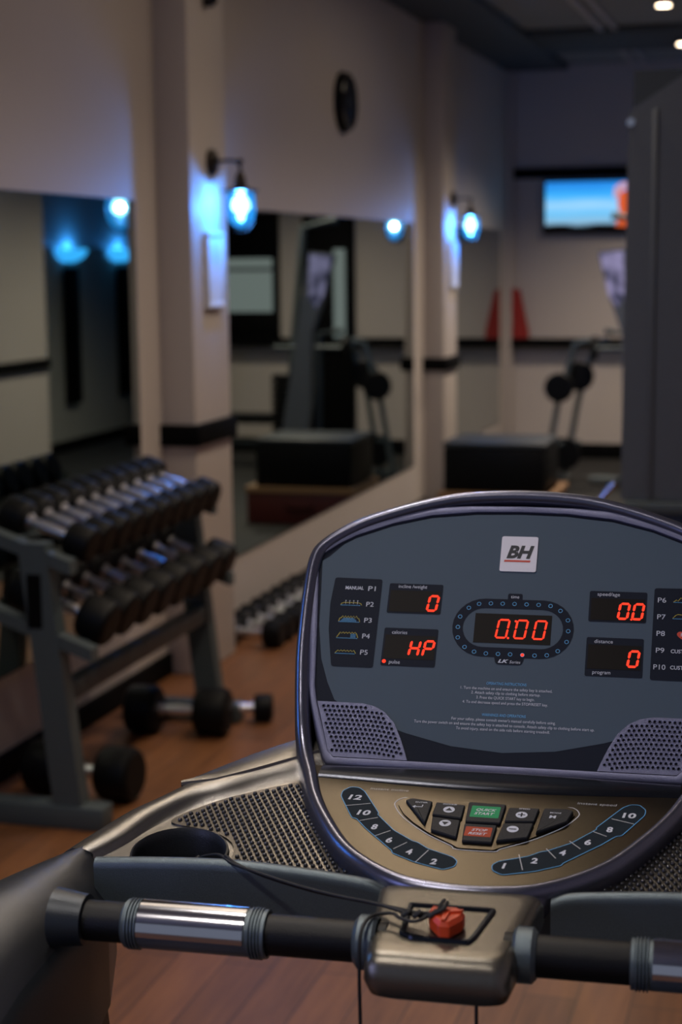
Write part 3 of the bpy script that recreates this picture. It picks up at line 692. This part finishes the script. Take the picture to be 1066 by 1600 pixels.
# time display inside its running track
def stadium(hw, hh, n=14):
    return [(hw-hh + hh*math.cos(a), hh*math.sin(a)) for a in [-PI/2 + PI*j/n for j in range(n+1)]] + [(-(hw-hh) + hh*math.cos(a), hh*math.sin(a)) for a in [PI/2 + PI*j/n for j in range(n+1)]]
tk = MB('panel_navy'); A = stadium(.0664, .0347); B = stadium(.0548, .0233); n = len(A); cy_ = -.0007
tk.add([D(u, v+cy_, Wp) for u, v in A] + [D(u, v+cy_, Wp) for u, v in B], [(j, (j+1) % n, n+(j+1) % n, n+j) for j in range(n)], 'panel_navy')
flat(tk, rrect(-.0079, .030, .0082, .0410, .002), Wp+.0001, 'panel_navy'); flat(tk, round_poly([(-.0185, -.030), (-.0155, -.0438), (.0130, -.0438), (.0165, -.030)], .004), Wp+.0001, 'panel_navy')
text(tk, 'time', D, 0, .0372, .0040, Wt, 'print_white', width=.0092)
text(tk, 'LK', D, -.0071, -.0398, .0038, Wt, 'print_white', width=.0116, shear=.3, bold=.035); text(tk, 'Series', D, .0056, -.0404, .0034, Wt, 'print_white', width=.0118, shear=.2)
zz = [(272, 566), (358, 563), (444, 566), (530, 569), (617, 573), (704, 577), (790, 586), (860, 622), (912, 691), (912, 769), (899, 846), (835, 911), (757, 940), (670, 942), (583, 938), (496, 933), (409, 930), (322, 926), (237, 913), (168, 879), (118, 810), (118, 734), (134, 658), (197, 594)]
for k, (x, y) in enumerate(zz):
    tp = 632 + .0432*(x-247); lf = 247 - (y-632)*.089
    u = (x-lf)/555*.084 - .042; v = .0161 - (y-tp)/213*.0350
    strokeD(tk, [(u + .00205*math.cos(2*PI*j/14), v + .00205*math.sin(2*PI*j/14)) for j in range(14)], .0006, Wt, 'print_blue', closed=True)
    if k == 14: dot(tk, u, v, .0019, Wt, 'led_red')
tk.build('time_track', console)
tw = MB('screen_black'); flat(tw, [(-.042, -.0190), (.042, -.0190), (.042, .0161), (-.042, .0161)], Wp, 'screen_black')
tw.build('time_window', console)
dd = MB('led_red')
for u in (-.0108, .0093, .0298): seg7(dd, '0', u, -.0017, .0135, .0235, .0022, wz=Wt)
dot(dd, .0030, .0078, .0013, Wt, 'led_red'); dot(dd, -.0040, -.0125, .0013, Wt, 'led_red')
dd.build('time_digits', console, label='red lit digits reading zero')
# maker's badge
bd = MB('badge_white').prism(rrect(-.0200, .0678, .0206, .1113, .0022), D, -.0018, -.0008, 'badge_white')
text(bd, 'BH', D, .0018, .0921, .0147, -.0006, 'badge_black', width=.0305, shear=.28, bold=.045)
flat(bd, [(-.0158, .0795), (.0132, .0795), (.0138, .0818), (-.0152, .0818)], -.0006, 'badge_red')
bd.build('badge', console)
# speaker grilles
spk = [(-.2060, -.0965), (-.1860, -.0966), (-.1700, -.0966), (-.1555, -.0968), (-.1413, -.0997), (-.1304, -.1054), (-.1187, -.1173), (-.1101, -.1337), (-.1040, -.1480), (-.1000, -.1588), (-.1806, -.1588), (-.1864, -.1535)]
def inside(p, poly, m_):
    n = len(poly); c = False; dm = 9
    for i in range(n):
        a, b_ = Vector(poly[i]), Vector(poly[(i+1) % n])
        if (a.y > p[1]) != (b_.y > p[1]) and p[0] < (b_.x-a.x)*(p[1]-a.y)/(b_.y-a.y)+a.x: c = not c
        e_ = b_-a; q = Vector(p)-a; t = max(0, min(1, q.dot(e_)/e_.dot(e_))); dm = min(dm, (q-e_*t).length)
    return c and dm > m_
for sgn in (1, -1):
    g = MB('bezel_paint'); P = [(u*sgn, v) for u, v in spk]
    g.prism(P if sgn < 0 else P, D, -.0025, .0004, 'bezel_paint')
    v = -.1018; row = 0
    while v > -.158:
        u = -.2035 + (.0026 if row % 2 else 0)
        while u < -.10:
            # rows bow down towards the rounded corner
            vv = v - max(0, u + .155)**2 * 2.2
            if inside((u, vv), spk, .0034):
                n = 10; c = (u*sgn, vv); vs = []
                for r_, h_ in ((.00205, .0003), (.0018, .0011), (.0014, .0009), (.0013, .0005)):
                    vs += [D(c[0] + r_*math.cos(2*PI*j/n), c[1] + r_*math.sin(2*PI*j/n), h_) for j in range(n)]
                g.add(vs, [(i*n+j, i*n+(j+1) % n, (i+1)*n+(j+1) % n, (i+1)*n+j) for i in range(3) for j in range(n)], 'bezel_paint')
                g.add(vs[-n:], [tuple(range(n))], 'black_paint')
            u += .0052
        v -= .0050; row += 1
    g.build('speaker_grille', console, ang=50)
# ledge between display and keypad
lg = MB('ledge_paint'); rows = []
for i in range(41):
    u = -.186 + .372*i/40; t = 1 - (u/.186)**2; a = t**1.5
    y0 = -.108 + .004*a; bul = .012*a
    sec = [(-.098, 1.110), (y0, 1.1165), (y0-.006, 1.1215 + .0015*a), (y0-.014, 1.1225+.001*a), (y0-.026-bul*.6, 1.1205), (y0-.034-bul, 1.1165), (y0-.038-bul, 1.110), (y0-.036-bul, 1.100), (-.098, 1.095)]
    rows.append([(u, a_, b_) for a_, b_ in sec])
lg.ringloft(rows); lg.build('ledge', console, ang=60)
# keypad plate
kp = MB('keypad_paint'); ins = inset(OUT, .0166)
lowp = [p for p in ins if p.y < -.025]
lp_ = sorted([p for p in lowp], key=lambda p: math.atan2(p.y+.02, p.x))
def KS(u, s, w): return S(u, s, w)
poly = [(p.x, FLD.x + p.y*math.cos(TH)) for p in lp_]
kp.prism(poly, K, -.016, -.0045, 'keypad_paint')
KW = -.0041
def flatK(mb, poly, w_, mat): mb.add([K(u, v, w_) for u, v in poly], [tuple(range(len(poly)))], mat)
kplate = kp
text(kp, 'instant incline', K, -.106, -.1595, .0042, KW, 'print_grey', width=.040, shear=.15); text(kp, 'instant speed', K, .1055, -.1640, .0042, KW, 'print_grey', width=.039, shear=.15)
po = [(-.092, -.189), (-.0915, -.181), (-.087, -.175), (-.080, -.1735), (-.052, -.1755), (-.026, -.1775), (-.020, -.1755), (.018, -.1755), (.024, -.1775), (.052, -.1755), (.080, -.1735), (.087, -.175), (.0915, -.181), (.092, -.189), (.083, -.206), (.070, -.221), (.049, -.240), (.024, -.2565), (.018, -.262), (-.018, -.262), (-.024, -.2565), (-.049, -.240), (-.070, -.221), (-.083, -.206)]
po = [(u*1.0-.003, v) for u, v in po]
strokeD(kp, smooth_closed(po, 3), .0009, KW, 'print_white', f=K, closed=True)
kp.build('keypad_plate', console)
kb = MB('keypad_paint'); kb.prism(round_poly([(u*.96, v*.98-.0042) for u, v in po], .002), K, -.0045, -.0030, 'keypad_paint'); kb.build('button_bezel', console)
# press buttons
def button(nm, poly, face=None, mat='key_black'):
    k_ = MB(mat); P = round_poly(poly, .0015, 3); Q = inset(P, .0009)
    r_ = [[K(p.x, p.y, w_) for p in q] for q, w_ in ((P, -.004), (P, -.0010), (Q, .0001))]
    k_.ringloft(r_)
    return k_
KB = .0003
def lab_(mb, s_, u, v, h, wd, mat='print_white', sh=.1, bold=.01): text(mb, s_, K, u, v, h, KB, mat, width=wd, shear=sh, bold=bold)
k_ = button('enter', [(-.0845, -.1845), (-.0790, -.1795), (-.0570, -.1838), (-.0575, -.2270)])
lab_(k_, 'ENTER', -.0675, -.1880, .0022, .0125); strokeD(k_, [(-.0655, -.1925), (-.0655, -.1965), (-.0735, -.1965)], .0011, KB, 'print_white', f=K)
flatK(k_, [(-.0755, -.1965), (-.0725, -.1940), (-.0725, -.1990)], KB, 'print_white'); k_.build('enter_button', console)
k_ = button('up', [(-.0530, -.1848), (-.0235, -.1872), (-.0235, -.2125), (-.0535, -.2085)])
lab_(k_, 'INCLINE', -.0385, -.1885, .0020, .014)
def ring(mb, u, v, r, shape):
    n = 20; mb.add([K(u + r*math.cos(2*PI*j/n), v + r*math.sin(2*PI*j/n), KB) for j in range(n)], [tuple(range(n))], 'print_white')
    for poly in shape: mb.add([K(u+a, v+b_, KB+.0002) for a, b_ in poly], [tuple(range(len(poly)))], 'key_black')
ring(k_, -.0380, -.1985, .0058, [[(-.0036, -.0022), (.0036, -.0022), (0, .0034)]]); k_.build('incline_up_button', console)
k_ = button('down', [(-.0525, -.2125), (-.0240, -.2160), (-.0230, -.2475), (-.0500, -.2365)])
ring(k_, -.0378, -.2240, .0058, [[(-.0036, .0022), (0, -.0034), (.0036, .0022)]]); k_.build('incline_down_button', console)
k_ = button('plus', [(.0205, -.1870), (.0505, -.1850), (.0480, -.2100), (.0190, -.2130)])
lab_(k_, 'SPEED', .0360, -.1885, .0020, .011)
ring(k_, .0345, -.2000, .0058, [[(-.0036, -.0008), (.0036, -.0008), (.0036, .0008), (-.0036, .0008)], [(-.0008, -.0036), (.0008, -.0036), (.0008, .0036), (-.0008, .0036)]]); k_.build('speed_up_button', console)
k_ = button('minus', [(.0185, -.2165), (.0478, -.2130), (.0450, -.2395), (.0155, -.2490)])
ring(k_, .0290, -.2270, .0058, [[(-.0036, -.0008), (.0036, -.0008), (.0036, .0008), (-.0036, .0008)]]); k_.build('speed_down_button', console)
k_ = button('mode', [(.0548, -.1845), (.0780, -.1830), (.0840, -.1860), (.0795, -.2065), (.0515, -.2300)])
lab_(k_, 'MODE', .0672, -.1925, .0022, .011); lab_(k_, 'M', .0650, -.2000, .0048, .0068, bold=.03); k_.build('mode_button', console)
k_ = button('quick', [(-.0205, -.1805), (.0170, -.1815), (.0155, -.2170), (-.0190, -.2175)])
flatK(k_, rrect(-.0160, -.2090, .0125, -.1880, .001), KB-.0001, 'button_green'); lab_(k_, 'QUICK', -.0010, -.1950, .0044, .020, sh=.3, bold=.015); lab_(k_, 'START', -.0022, -.2020, .0044, .020, sh=.3, bold=.015); k_.build('quick_start_button', console, label='green fronted quick start button')
k_ = button('stop', [(-.0190, -.2210), (.0130, -.2212), (.0120, -.2525), (-.0170, -.2525)])
flatK(k_, rrect(-.0165, -.2440, .0095, -.2270, .001), KB-.0001, 'button_red'); lab_(k_, 'STOP', -.0025, -.2325, .0040, .0155, sh=.3, bold=.015); lab_(k_, 'RESET', -.0035, -.2390, .0040, .0185, sh=.3, bold=.015); k_.build('stop_button', console, label='red fronted stop and reset button')
# instant incline and speed strips
SL = [(-.153, -.178), (-.1535, -.168), (-.147, -.1590), (-.138, -.1595), (-.131, -.166), (-.108, -.206), (-.1085, -.209), (-.087, -.236), (-.065, -.2530), (-.060, -.2545), (-.048, -.2645), (-.022, -.276), (-.0165, -.283), (-.018, -.292), (-.028, -.2985), (-.057, -.289), (-.081, -.276), (-.082, -.272), (-.115, -.236), (-.128, -.219), (-.133, -.218)]
SR = [(-u, v-.002) for u, v in SL]
for P, dg, seps in ((SL, [('12', -.138, -.179), ('10', -.123, -.207), ('8', -.107, -.232), ('6', -.088, -.254), ('4', -.065, -.272), ('2', -.039, -.286)], [((-.1435, -.196), (-.120, -.189)), ((-.124, -.2225), (-.107, -.2145)), ((-.1035, -.2485), (-.090, -.237)), ((-.081, -.269), (-.070, -.256)), ((-.056, -.2895), (-.047, -.267))]),
                    (SR, [('10', .138, -.182), ('8', .121, -.210), ('6', .102, -.235), ('4', .080, -.256), ('2', .055, -.273), ('1', .028, -.285)], [((.1435, -.197), (.1215, -.190)), ((.119, -.2225), (.105, -.2150)), ((.096, -.2475), (.0845, -.2350)), ((.0745, -.2665), (.064, -.2510)), ((.046, -.2900), (.0395, -.2640))])):
    st = MB('strip_navy'); flatK(st, round_poly(P, .003), KW, 'strip_navy')
    strokeD(st, [tuple(p) for p in round_poly(P, .003)], .0007, KW+.0002, 'print_blue', f=K, closed=True)
    for s_, u, v in dg: text(st, s_, K, u, v, .0088, KW+.0002, 'print_white', width=.0062*len(s_) + (.001 if len(s_) == 2 else 0) if s_ != '1' else .0035, shear=.12, bold=.03)
    for a, b_ in seps: strokeD(st, [a, b_], .0009, KW+.0002, 'print_grey', f=K)
    st.build('keypad_strip', console)

# ---- dashboard wings
def Wz(y): return 1.066 + .21256*(y+.335)
Bl = [(0, .03), (-.10, .02), (-.18, -.012), (-.23, -.05), (-.266, -.082), (-.293, -.114), (-.321, -.141), (-.346, -.177), (-.370, -.207), (-.391, -.247), (-.410, -.289), (-.413, -.299)]
Rl = [(0, -.03), (-.09, -.04), (-.16, -.07), (-.209, -.107), (-.251, -.137), (-.279, -.161), (-.308, -.183), (-.332, -.215), (-.344, -.238), (-.353, -.262), (-.368, -.288), (-.376, -.299)]
Fl = [(0, -.327), (-.03, -.327), (-.06, -.327), (-.09, -.327), (-.13, -.327), (-.17, -.327), (-.21, -.327), (-.25, -.327), (-.29, -.327), (-.325, -.327), (-.350, -.327), (-.3575, -.327)]
def full(L, n=4):
    q = smooth_open(L, n); return q[::-1] + [Vector((-p.x, p.y)) for p in q[1:]]
Bf, Rf, Ff = full(Bl), full(Rl), full(Fl)
rings = []
CUP = (-.293, -.283); CR = .047
for b_, r_, f_ in zip(Bf, Rf, Ff):
    sec = []
    def P(a, t, dz): q = a[0]*(1-t) + a[1]*t; return (q.x, q.y, Wz(q.y) + dz)
    BR = (b_, r_); RF = (r_, f_)
    sec += [P(BR, .35, -.060), P(BR, .12, -.052), P(BR, .02, -.034), P(BR, 0, -.018), P(BR, .04, -.008), P(BR, .16, .0005), P(BR, .4, .006), P(BR, .7, .0065), P(BR, .92, .0040), P(BR, 1, .0015)]
    sec += [P(RF, .03, -.0025), P(RF, .06, -.004)]
    sec += [P(RF, .9, -.004), P(RF, 1, -.006), P(RF, 1, -.040), P(RF, .5, -.050)]
    rings.append(sec)
# the wing is split into a shoulder shell and an inner deck so the cup wells can open through the deck
sh = MB('silver_paint'); sh.ringloft([[q for q in s_[:12]] for s_ in rings], cap=False, closed=False); 
und = MB('dark_plastic'); und.ringloft([[s_[0], s_[15], s_[14], s_[13]] for s_ in rings], cap=False, closed=False)
sh.add(und.v, und.f, 'dark_plastic')
for e_ in (rings[0], rings[-1]): sh.add(e_, [tuple(range(len(e_)))], 'dark_plastic')
wing = sh.build('dashboard', TR, ang=50)
dk = MB('silver_paint'); n = 40
inner = []
inn = [s_[11] for s_ in rings]; frn = [s_[13] for s_ in rings]
outline = [(p[0], p[1]) for p in inn] + [(p[0], p[1]) for p in frn[::-1]]
# triangulate the deck with the two cup holes
bm = bmesh.new()
vs = [bm.verts.new((a, b_, 0)) for a, b_ in outline]; es = [bm.edges.new((vs[i], vs[(i+1) % len(vs)])) for i in range(len(vs))]
for sg in (-1, 1):
    cvs = [bm.verts.new((sg*.293 + CR*math.cos(2*PI*j/40), CUP[1] + .002 + .9*CR*math.sin(2*PI*j/40), 0)) for j in range(40)]
    es += [bm.edges.new((cvs[j], cvs[(j+1) % 40])) for j in range(40)]
bmesh.ops.triangle_fill(bm, edges=es, use_beauty=True, use_dissolve=False)
for v in bm.verts: v.co.z = Wz(v.co.y) - .004
dk.bm(bm, 'silver_paint'); dk.build('deck_top', wing, ang=60)
for sg in (-1, 1):
    c = MB('dark_plastic'); n = 40; rr = []
    for rad, h_ in ((1.06, -.0035), (1.04, .0005), (1.0, .0012), (.97, -.001), (.95, -.008), (.90, -.035), (.82, -.062), (.01, -.063)):
        rr.append([(sg*.293 + CR*rad*math.cos(2*PI*j/n), CUP[1] + .002 + .9*CR*rad*math.sin(2*PI*j/n), Wz(CUP[1] + .9*CR*rad*math.sin(2*PI*j/n)) + h_) for j in range(n)])
    c.ringloft(rr, cap=False); c.build('cup_holder', wing, ang=50)
# bright facets on the shoulder, left and right of the console
for sg in (-1, 1):
    fc = MB('silver_paint'); A = [(-.330, -.160), (-.300, -.124), (-.270, -.089), (-.240, -.060), (-.205, -.031), (-.17, -.01)]; B_ = [(-.328, -.166), (-.295, -.155), (-.262, -.133), (-.232, -.110), (-.200, -.085), (-.165, -.065)]
    r1 = [[(p[0]*sg, p[1], Wz(p[1]) - .004) for p in A], [(p[0]*sg, p[1], Wz(p[1]) + .0045) for p in lerp2(A, B_, .05)], [(p[0]*sg, p[1], Wz(p[1]) + .0085) for p in lerp2(A, B_, .6)], [(p[0]*sg, p[1], Wz(p[1]) + .0080) for p in lerp2(A, B_, .95)], [(p[0]*sg, p[1], Wz(p[1]) + .0045) for p in B_]]
    fc.ringloft(r1, cap=False, closed=False); fc.build('shoulder_facet', wing, ang=20)
# studded rest mats
matp = [(-.319, -.226), (-.3195, -.219), (-.313, -.210), (-.295, -.190), (-.276, -.173), (-.250, -.156), (-.231, -.144), (-.200, -.129), (-.175, -.118), (-.14, -.14), (-.06, -.30), (-.065, -.318), (-.10, -.3105), (-.16, -.300), (-.20, -.2985), (-.238, -.296), (-.2395, -.285), (-.2405, -.270), (-.247, -.255), (-.262, -.243), (-.285, -.234), (-.305, -.2305)]
for sg in (-1, 1):
    g = MB('mat_plastic'); P_ = [(u*-sg, v) for u, v in matp]
    fW = lambda u, y, h: (u, y, Wz(y) + h)
    g.prism(smooth_closed(P_, 2), fW, -.006, -.0022, 'mat_plastic')
    y = -.122; row = 0
    while y > -.32:
        u = -.33 + (.0037 if row % 2 else 0)
        while u < -.05:
            if inside((u, y), matp, .0036) and (u/.20)**2 + ((y+.08)/.235)**2 > .93:
                n = 8; vs = []
                for r_, h_ in ((.0024, -.0023), (.0023, -.0010), (.0017, .0), (.0008, .0005)):
                    vs += [(-sg*u*1.0 + r_*math.cos(2*PI*j/n), y + r_*math.sin(2*PI*j/n), Wz(y) + h_) for j in range(n)]
                g.add(vs, [(i*n+j, i*n+(j+1) % n, (i+1)*n+(j+1) % n, (i+1)*n+j) for i in range(3) for j in range(n)] + [tuple(3*n+j for j in range(n))], 'bump_plastic')
            u += .0074
        y -= .0066; row += 1
    g.build('studded_mat', wing, ang=70)
# front aprons
for sg in (-1, 1):
    ap = MB('dark_paint'); top = [(.077, 1.0755), (.088, 1.0805), (.10, 1.0830), (.12, 1.0850), (.15, 1.0875), (.19, 1.0900), (.24, 1.0910), (.30, 1.0885), (.345, 1.0855), (.361, 1.0845)]
    tp = smooth_open(top, 3); rr = []
    for p in tp:
        u = sg*p.x; z = p.y; y = -.331
        rr.append([(u, y+.006, 1.02), (u, y-.004, 1.022), (u, y-.006, z-.010), (u, y-.0055, z-.004), (u, y-.0025, z-.0005), (u, y+.002, z), (u, y+.008, z-.002), (u, y+.010, z-.006), (u, y+.008, 1.03)])
    ap.ringloft(rr); ap.build('front_apron', TR, ang=50)
# ---- handlebar
hb = MB('foam_grip'); HY, HZ = -.452, 1.0725
for sg in (-1, 1): hb.cyl((sg*.05, HY, HZ), (sg*.34, HY, HZ), .0178, n=32)
handle = hb.build('handlebar', TR)
for sg in (-1, 1):
    g = MB('dark_paint')
    pr = []
    g.lathe((sg*.155, HY, HZ), (sg*.286, HY, HZ), [(0, .019), (.004, .0212), (.03, .0212)] + [(.03 + .0225*k + d_, .0212 + (.0012 if d_ in (.006, .014) else -.0006)) for k in range(4) for d_ in (0, .006, .014, .020)] + [(.13, .0208), (.87, .0208)] + [(.88 + .0225*k + d_, .0212 + (.0012 if d_ in (.006, .014) else -.0006)) for k in range(4) for d_ in (0, .006, .014, .020)] + [(.985, .0212), (1, .019)], 40, cap=False)
    gs = g.build('grip_sensor', handle, ang=25)
    pl = MB('chrome'); rows = []
    for i in range(15):
        a = R(-8 + 130*i/14)  # from just below the front up over the top
        rows.append([(sg*x, HY - .0222*math.cos(a), HZ + .0222*math.sin(a)) for x in (.1735, .175, .2685, .270)])
    pl.ringloft(rows, cap=False, closed=False); pl.build('sensor_plate', gs, label='chrome contact plate')
    co_ = MB('dark_paint').lathe((sg*.058, HY, HZ), (sg*.078, HY, HZ), [(0, .021), (.15, .0235), (.8, .0235), (1, .019)], 32, cap=False); co_.build('collar', handle)
    cn = MB('arm_plastic').lathe((sg*.322, HY, HZ), (sg*.352, HY, HZ), [(0, .018), (.02, .0225), (.35, .0238), (.8, .0258), (1, .0268)], 36, cap=False); cn.build('end_mount', handle)
# ---- side arms and posts
for sg in (-1, 1):
    ar = MB('arm_plastic', 'arm_silver'); rr = []
    #        y      inner  outer  top    bottom
    st_ = [(-.272, .366, .404, 1.079, 1.000), (-.292, .357, .415, 1.0810, .960), (-.345, .345, .450, 1.0815, .930), (-.40, .343, .471, 1.0845, .915), (-.46, .343, .487, 1.088, .905), (-.54, .345, .494, 1.080, .90), (-.62, .350, .492, 1.055, .905), (-.69, .360, .482, 1.01, .915), (-.73, .385, .46, .97, .93)]
    for y, ui, uo, zt, zb in st_:
        w_ = uo-ui; h_ = zt-zb
        pts_ = [(ui+.008, zb), (ui, zb+.012), (ui, zt-.055), (ui+.004, zt-.038), (ui+w_*.18, zt-.018), (ui+w_*.36, zt-.006), (ui+w_*.52, zt), (ui+w_*.70, zt-.004), (ui+w_*.86, zt-.016), (uo-w_*.04, zt-.034), (uo, zt-.056), (uo, zb+.012), (uo-.008, zb)]
        rr.append([(sg*a, y, b_) for a, b_ in pts_])
    ar.ringloft(rr, cap=True)
    n13 = 13
    for fi, f_ in enumerate(ar.f):
        if len(f_) == 4:
            js = sorted(v % n13 for v in f_)
            if 3 <= js[0] and js[-1] <= 10: ar.mi[fi] = 1
    arm = ar.build('side_arm', TR, ang=55)
    po_ = MB('dark_plastic'); rr = []
    for y, z, w_, d_ in ((-.42, .94, .04, .085), (-.36, .80, .036, .06), (-.26, .58, .032, .045), (-.10, .24, .032, .045), (-.04, .12, .034, .05)):
        rr.append([(sg*(.385 + a*w_), y + b_*d_, z) for a, b_ in ((-1, -.8), (-.8, -1), (.8, -1), (1, -.8), (1, .8), (.8, 1), (-.8, 1), (-1, .8))])
    po_.ringloft(rr); po_.build('upright_post', TR, ang=40)
# ---- key housing
kh = MB('housing_paint'); rr = []
def hk(u, y): return u, y
lay = [(1.049, .056, .040, -.372, -.485), (1.047, .064, .048, -.366, -.495), (1.053, .072, .057, -.362, -.504), (1.064, .076, .061, -.360, -.507), (1.078, .0755, .0605, -.361, -.506), (1.0845, .0735, .0585, -.364, -.502), (1.088, .0705, .0555, -.369, -.497), (1.0892, .067, .0525, -.374, -.492), (1.0892, .055, .043, -.38, -.482)]
for z, hb_, hf, yb, yf in lay:
    q = round_poly([(-hb_, yb), (-hf, yf), (hf, yf), (hb_, yb)], .014, 5)
    rr.append([(p.x, p.y, z + (p.y+.44)*.07) for p in q])
kh.ringloft(rr); house = kh.build('key_housing', TR, ang=45)
so = MB('housing_paint'); o1 = [(-.040, -.408), (.038, -.408), (.028, -.462), (.024, -.474), (-.026, -.474), (-.038, -.466)]; 
HZt = lambda y: 1.089 + (y+.44)*.07
fh = lambda u, y, h: (u, y, HZt(y) + h)
o1r = round_poly(o1, .004); o2 = inset(o1r, .004); o3 = inset(o1r, .0055)
so.ringloft([[fh(p.x, p.y, h_) for p in q] for q, h_ in ((o1r, -.001), (o1r, .0015), (inset(o1r, .0012), .0035), (o2, .0035), (o3, .001))], 'ledge_paint', cap=False)
so.add([fh(p.x, p.y, .001) for p in o3], [tuple(range(len(o3)))], 'housing_paint')
so.build('key_socket', house, ang=30)
# ---- lower machine
MB('dark_plastic').box((-.42, -1.55, .02), (-.33, .12, .19), bev=.02).box((.33, -1.55, .02), (.42, .12, .19), bev=.02).build('side_rail', TR)
MB('belt').box((-.31, -1.52, .15), (.31, .10, .172), bev=.006).build('running_belt', TR)
MB('arm_plastic').box((-.42, .12, .03), (.42, .70, .33), bev=.06, seg=4).build('motor_hood', TR)
MB('dark_plastic').box((-.40, -1.50, 0), (-.34, .5, .03)).box((.34, -1.50, 0), (.40, .5, .03)).box((-.335, -1.5, .08), (.335, .12, .14)).build('base_frame', TR)

# ================================================================ SAFETY KEY WITH ITS CORD
SK = thing('safety_key', 'red orange safety key on a thin black cord lying on the key housing', 'safety key', (0, 0, 0))
SK.location = TR.location; SK.rotation_euler = TR.rotation_euler
kz = lambda u, y, h: (u, y, HZt(y) + .002 + h)
kk = MB('orange_red')
hexo = [(-.0165, -.432), (.0100, -.432), (.0190, -.440), (.0180, -.452), (.0075, -.470), (-.0030, -.470), (-.0150, -.452), (-.0185, -.441)]
hexo = [(-.001 + (a+.001)*.84, -.455 + (b_+.451)*.84) for a, b_ in hexo]
hexo = round_poly(hexo, .0016, 3)
kk.ringloft([[kz(p.x, p.y, h_) for p in q] for q, h_ in ((inset(hexo, .001), 0), (hexo, .0015), (hexo, .0105), (inset(hexo, .0025), .0145), (inset(hexo, .005), .0145))])
kk.prism([(-.001 + (a+.001)*.84, -.455 + (b_+.451)*.84) for a, b_ in ((-.0010, -.447), (.0030, -.4445), (.0175, -.4425), (.0165, -.4455), (.0050, -.4490), (.0025, -.468), (-.0010, -.468))], kz, .0145, .0165)
kk.build('key_body', SK, label='orange red plastic key', ang=30)
cd = MB('cord_black'); r_ = .0016
zt = lambda y: HZt(y)
# from the cup, over the apron, across to the key
cup = [(-.325, -.286, 1.043), (-.315, -.270, 1.052), (-.300, -.262, 1.060), (-.284, -.270, 1.064), (-.276, -.282, 1.070), (-.262, -.296, 1.080), (-.240, -.318, 1.0905), (-.222, -.337, 1.0905), (-.195, -.352, 1.0895), (-.15, -.375, 1.0885), (-.11, -.398, 1.091), (-.075, -.42, 1.096), (-.055, -.434, 1.0985), (-.035, -.446, 1.099), (-.018, -.455, 1.101), (-.003, -.457, 1.108), (.0, -.452, 1.110)]
cd.tube(smooth_open(cup, 6), r_, 8)
cup2 = [(-.232, -.326, 1.0935), (-.215, -.340, 1.0905), (-.18, -.357, 1.0865), (-.13, -.383, 1.087), (-.09, -.407, 1.092), (-.062, -.428, 1.0975), (-.040, -.440, 1.0995), (-.024, -.446, 1.100), (-.013, -.452, 1.102), (-.024, -.462, 1.099), (-.038, -.458, 1.099), (-.046, -.450, 1.0995), (-.060, -.452, 1.098), (-.066, -.466, 1.097), (-.068, -.480, 1.088), (-.0675, -.487, 1.06), (-.067, -.487, 1.02), (-.0665, -.486, .97), (-.066, -.486, .90)]
cd.tube(smooth_open(cup2, 6), r_, 8)
for c_ in ((-.024, -.454, 1.102), (-.034, -.451, 1.101), (-.276, -.282, 1.071), (-.010, -.455, 1.104)):
    for k in range(3):
        a0 = k*2.1; pts_ = [(c_[0] + .0035*math.cos(a)*math.cos(a0) - .002*math.sin(a)*math.sin(a0), c_[1] + .0032*math.sin(a), c_[2] + .0018*math.cos(a + a0)) for a in [2*PI*j/14 for j in range(15)]]
        cd.tube(pts_, r_*.95, 7)
# the loose ends at the key
for e_ in ([(-.004, -.455, 1.106), (.001, -.449, 1.112), (.0, -.444, 1.110)], [(-.006, -.453, 1.106), (-.004, -.447, 1.111), (-.001, -.445, 1.113)]): cd.tube(smooth_open(e_, 4), r_, 7)
# length that passes under the housing and hangs in front of the floor
cd.tube(smooth_open([(.028, -.47, 1.052), (.030, -.478, 1.035), (.0305, -.48, .98), (.0305, -.48, .88)], 5), r_, 8)
cd.build('cord', SK, label='thin black cord')
